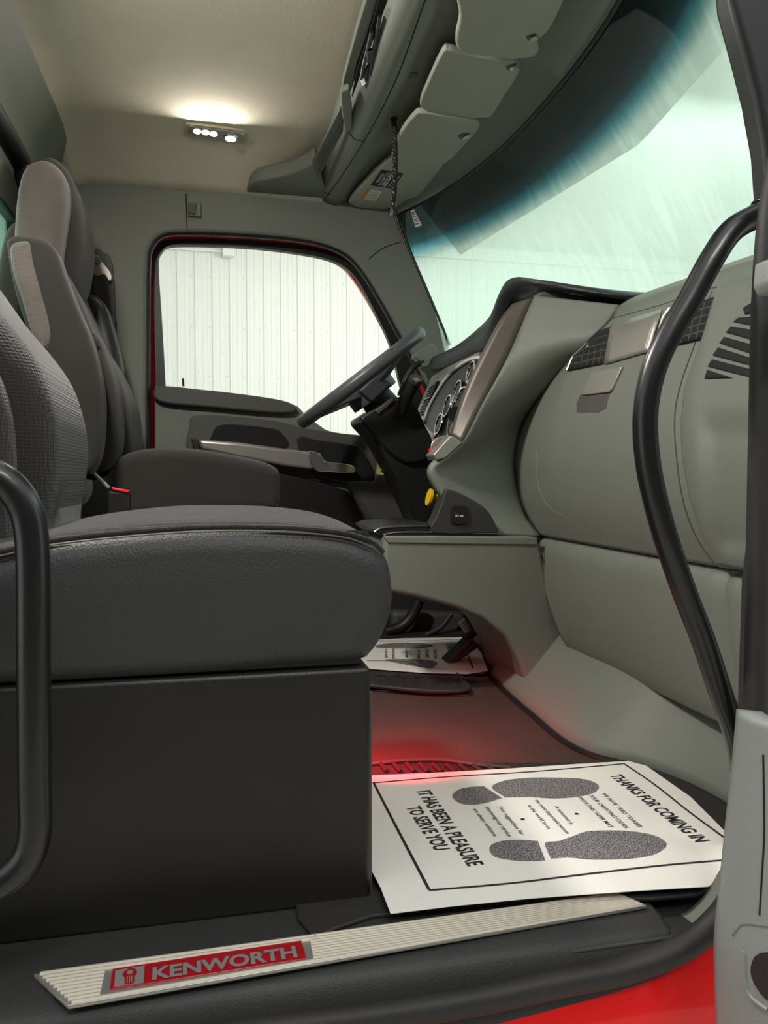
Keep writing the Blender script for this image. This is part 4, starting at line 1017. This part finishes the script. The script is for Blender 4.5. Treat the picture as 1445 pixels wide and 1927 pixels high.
part('emblem_shield', prism_bm(cat_rom([Pe(*q) for q in ((.36, .95), (.36, .6), (.27, .42), (.3, .2), (.42, .1), (.5, .02), (.6, .1), (.72, .2), (.75, .42), (.66, .6), (.66, .95))], 2, True), V(0, 0, .0003)), 'badge', bdg, smooth=False)
for u in (.43, .51, .59): part('emblem_bar', prism_bm([Pe(u - .015, .55) + V(0, 0, .0005), Pe(u + .015, .55) + V(0, 0, .0005), Pe(u + .015, .95) + V(0, 0, .0005), Pe(u - .015, .95) + V(0, 0, .0005)], V(0, 0, .0003)), 'badgegrey', bdg, smooth=False)
pc = Pe(.51, .32); bm = bmesh.new(); bmesh.ops.create_cone(bm, cap_ends=True, segments=16, radius1=.0035, radius2=.0035, depth=.001, matrix=Matrix.Translation(pc + V(0, 0, .0006))); part('emblem_boss', bm, 'badgegrey', bdg)
# rubber door seal
spx = [(-150, 2030), (200, 1985), (500, 1940), (700, 1914), (900, 1882), (1050, 1850), (1160, 1829), (1250, 1800), (1315, 1764), (1368, 1708), (1398, 1640), (1414, 1550), (1421, 1450), (1425, 1300), (1428, 1100), (1432, 900), (1436, 700), (1440, 560), (1450, 420), (1470, 300)]
tag(new_obj('trim_13', tube_bm([UY(x, y, .885) for x, y in spx], .0170, 14, 6, flat=1.3), 'rubber'), kind='structure')
# pale plastic kick strip inside the seal
kin = [(1406, 1080), (1405, 1300), (1401, 1450), (1390, 1540), (1373, 1598), (1333, 1673), (1296, 1712), (1272, 1722)]
kin2 = [(1420, 1080), (1418, 1300), (1412, 1450), (1402, 1545), (1392, 1600), (1366, 1678), (1322, 1730), (1298, 1748)]
KL = [UY(x, y, .945) for x, y in kin]
KR = [UY(x + 3, y + 3, .912) for x, y in kin2]
tag(new_obj('trim_14', ruled(KL, KR, 40, 4), 'panel', solid=.012), kind='structure')
# black filler behind the kick strip (side of the footwell)
tag(new_obj('trim_15', prism_bm([UY(x, y, .99) for x, y in [(1408, 1400), (1404, 1480), (1400, 1540), (1600, 1540), (1600, 480), (1452, 480), (1430, 1000), (1418, 1090)]], V(0, .03, 0)), 'dark', bevel=.006), kind='structure')
# red body panel below the opening
bpx = [(-250, 2060), (200, 2005), (500, 1960), (700, 1925), (900, 1888), (1050, 1856), (1180, 1825), (1260, 1800), (1320, 1765), (1375, 1712), (1500, 1650)]
top_ = [UY(x, y - 22, .90) for x, y in bpx]
bot_ = [V(p.x, .84, -.9) for p in top_]
tag(new_obj('wall_body', grid_bm(lambda u, v: (lambda a, b: V(a.x, a.y - .05 * math.sin(min(1, v * 2.5) * math.pi / 2), a.z + (b.z - a.z) * v))(sample(cat_rom(top_, 5), u), sample(cat_rom(bot_, 5), u)), 50, 24), 'red', solid=.004), kind='structure')

# ================================================================== GRAB HANDLES
g1 = thing('grab_handle', 'long curved black grab bar in front of the dashboard', 'grab handle', group='door grab handles')
hp = [(1520, 372), (1470, 388), (1420, 408), (1375, 436), (1338, 490), (1300, 560), (1262, 625), (1232, 690), (1216, 760), (1215, 830), (1226, 910), (1252, 1010), (1290, 1120), (1325, 1210), (1358, 1310), (1386, 1390), (1400, 1470), (1405, 1500)]
hy = [.93, .93, .93, .925, .92, .92, .92, .92, .92, .92, .92, .92, .925, .93, .935, .94, .95, .96]
part('bar', tube_bm([UY(x, y, Y) for (x, y), Y in zip(hp, hy)], .0165, 18, 6), 'gloss', g1)
part('upper_mount', tube_bm([UY(1428, 404, .93), UY(1475, 386, .93)], .021, 16, 0), 'gloss', g1, bevel=.004)
g2 = thing('grab_handle', 'short black grab loop at the left edge in front of the near seat', 'grab handle', group='door grab handles')
hp = [(-90, 880), (-40, 886), (5, 903), (38, 938), (56, 985), (62, 1060), (63, 1200), (64, 1350), (65, 1480), (66, 1560), (54, 1610), (25, 1645), (-20, 1672), (-90, 1690)]
part('bar', tube_bm([UY(x, y, .88) for x, y in hp], .0172, 18, 6), 'gloss', g2)

# ================================================================== OPEN PASSENGER DOOR
pd_ = thing('door_2', None, None, kind='structure')
dl_ = [(1418, 1340), (1408, 1450), (1396, 1560), (1384, 1680), (1375, 1765), (1376, 1860), (1380, 1990)]
def dfn(u, v):
    l = sample(cat_rom([UY(x, y, .80) for x, y in dl_], 5), u)
    r = V(l.x + .06, l.y - .16, l.z); p = l.lerp(r, v)
    return p
dp = part('door_panel', grid_bm(lambda u, v: dfn(u, v) + V(.012 * (1 - min(1, v * 6)) ** 2, 0, 0), 30, 16), 'door', pd_, solid=-.03)
bdp = bvh_of(dp)
seam('panel_gap', bdp, [(1378, 1760), (1392, 1742), (1406, 1738), (1425, 1740), (1444, 1743)], .0014, 'panel', pd_, 0)
seam('panel_gap', bdp, [(1436, 1420), (1438, 1560), (1434, 1640), (1429, 1722)], .0012, 'black', pd_, 0)
q = [hit(bdp, x, y, .001) for x, y in [(1412, 1830), (1420, 1800), (1444, 1792), (1475, 1800), (1478, 1860), (1450, 1885), (1425, 1862)]]
q = [p for p in q if p]
if len(q) > 3: part('cup_recess', prism_bm(cat_rom(q, 3, True), V(.003, 0, 0)), 'black', pd_)
seam('recess_rim', bdp, [(1400, 1790), (1400, 1840), (1412, 1875), (1444, 1900)], .003, 'door', pd_, 0)
part('upper_door', prism_bm([UY(x, y, .78) for x, y in [(1452, 484), (1448, 530), (1458, 548), (1600, 548), (1600, 470)]], V(0, .03, 0)), 'door', pd_, bevel=.004)
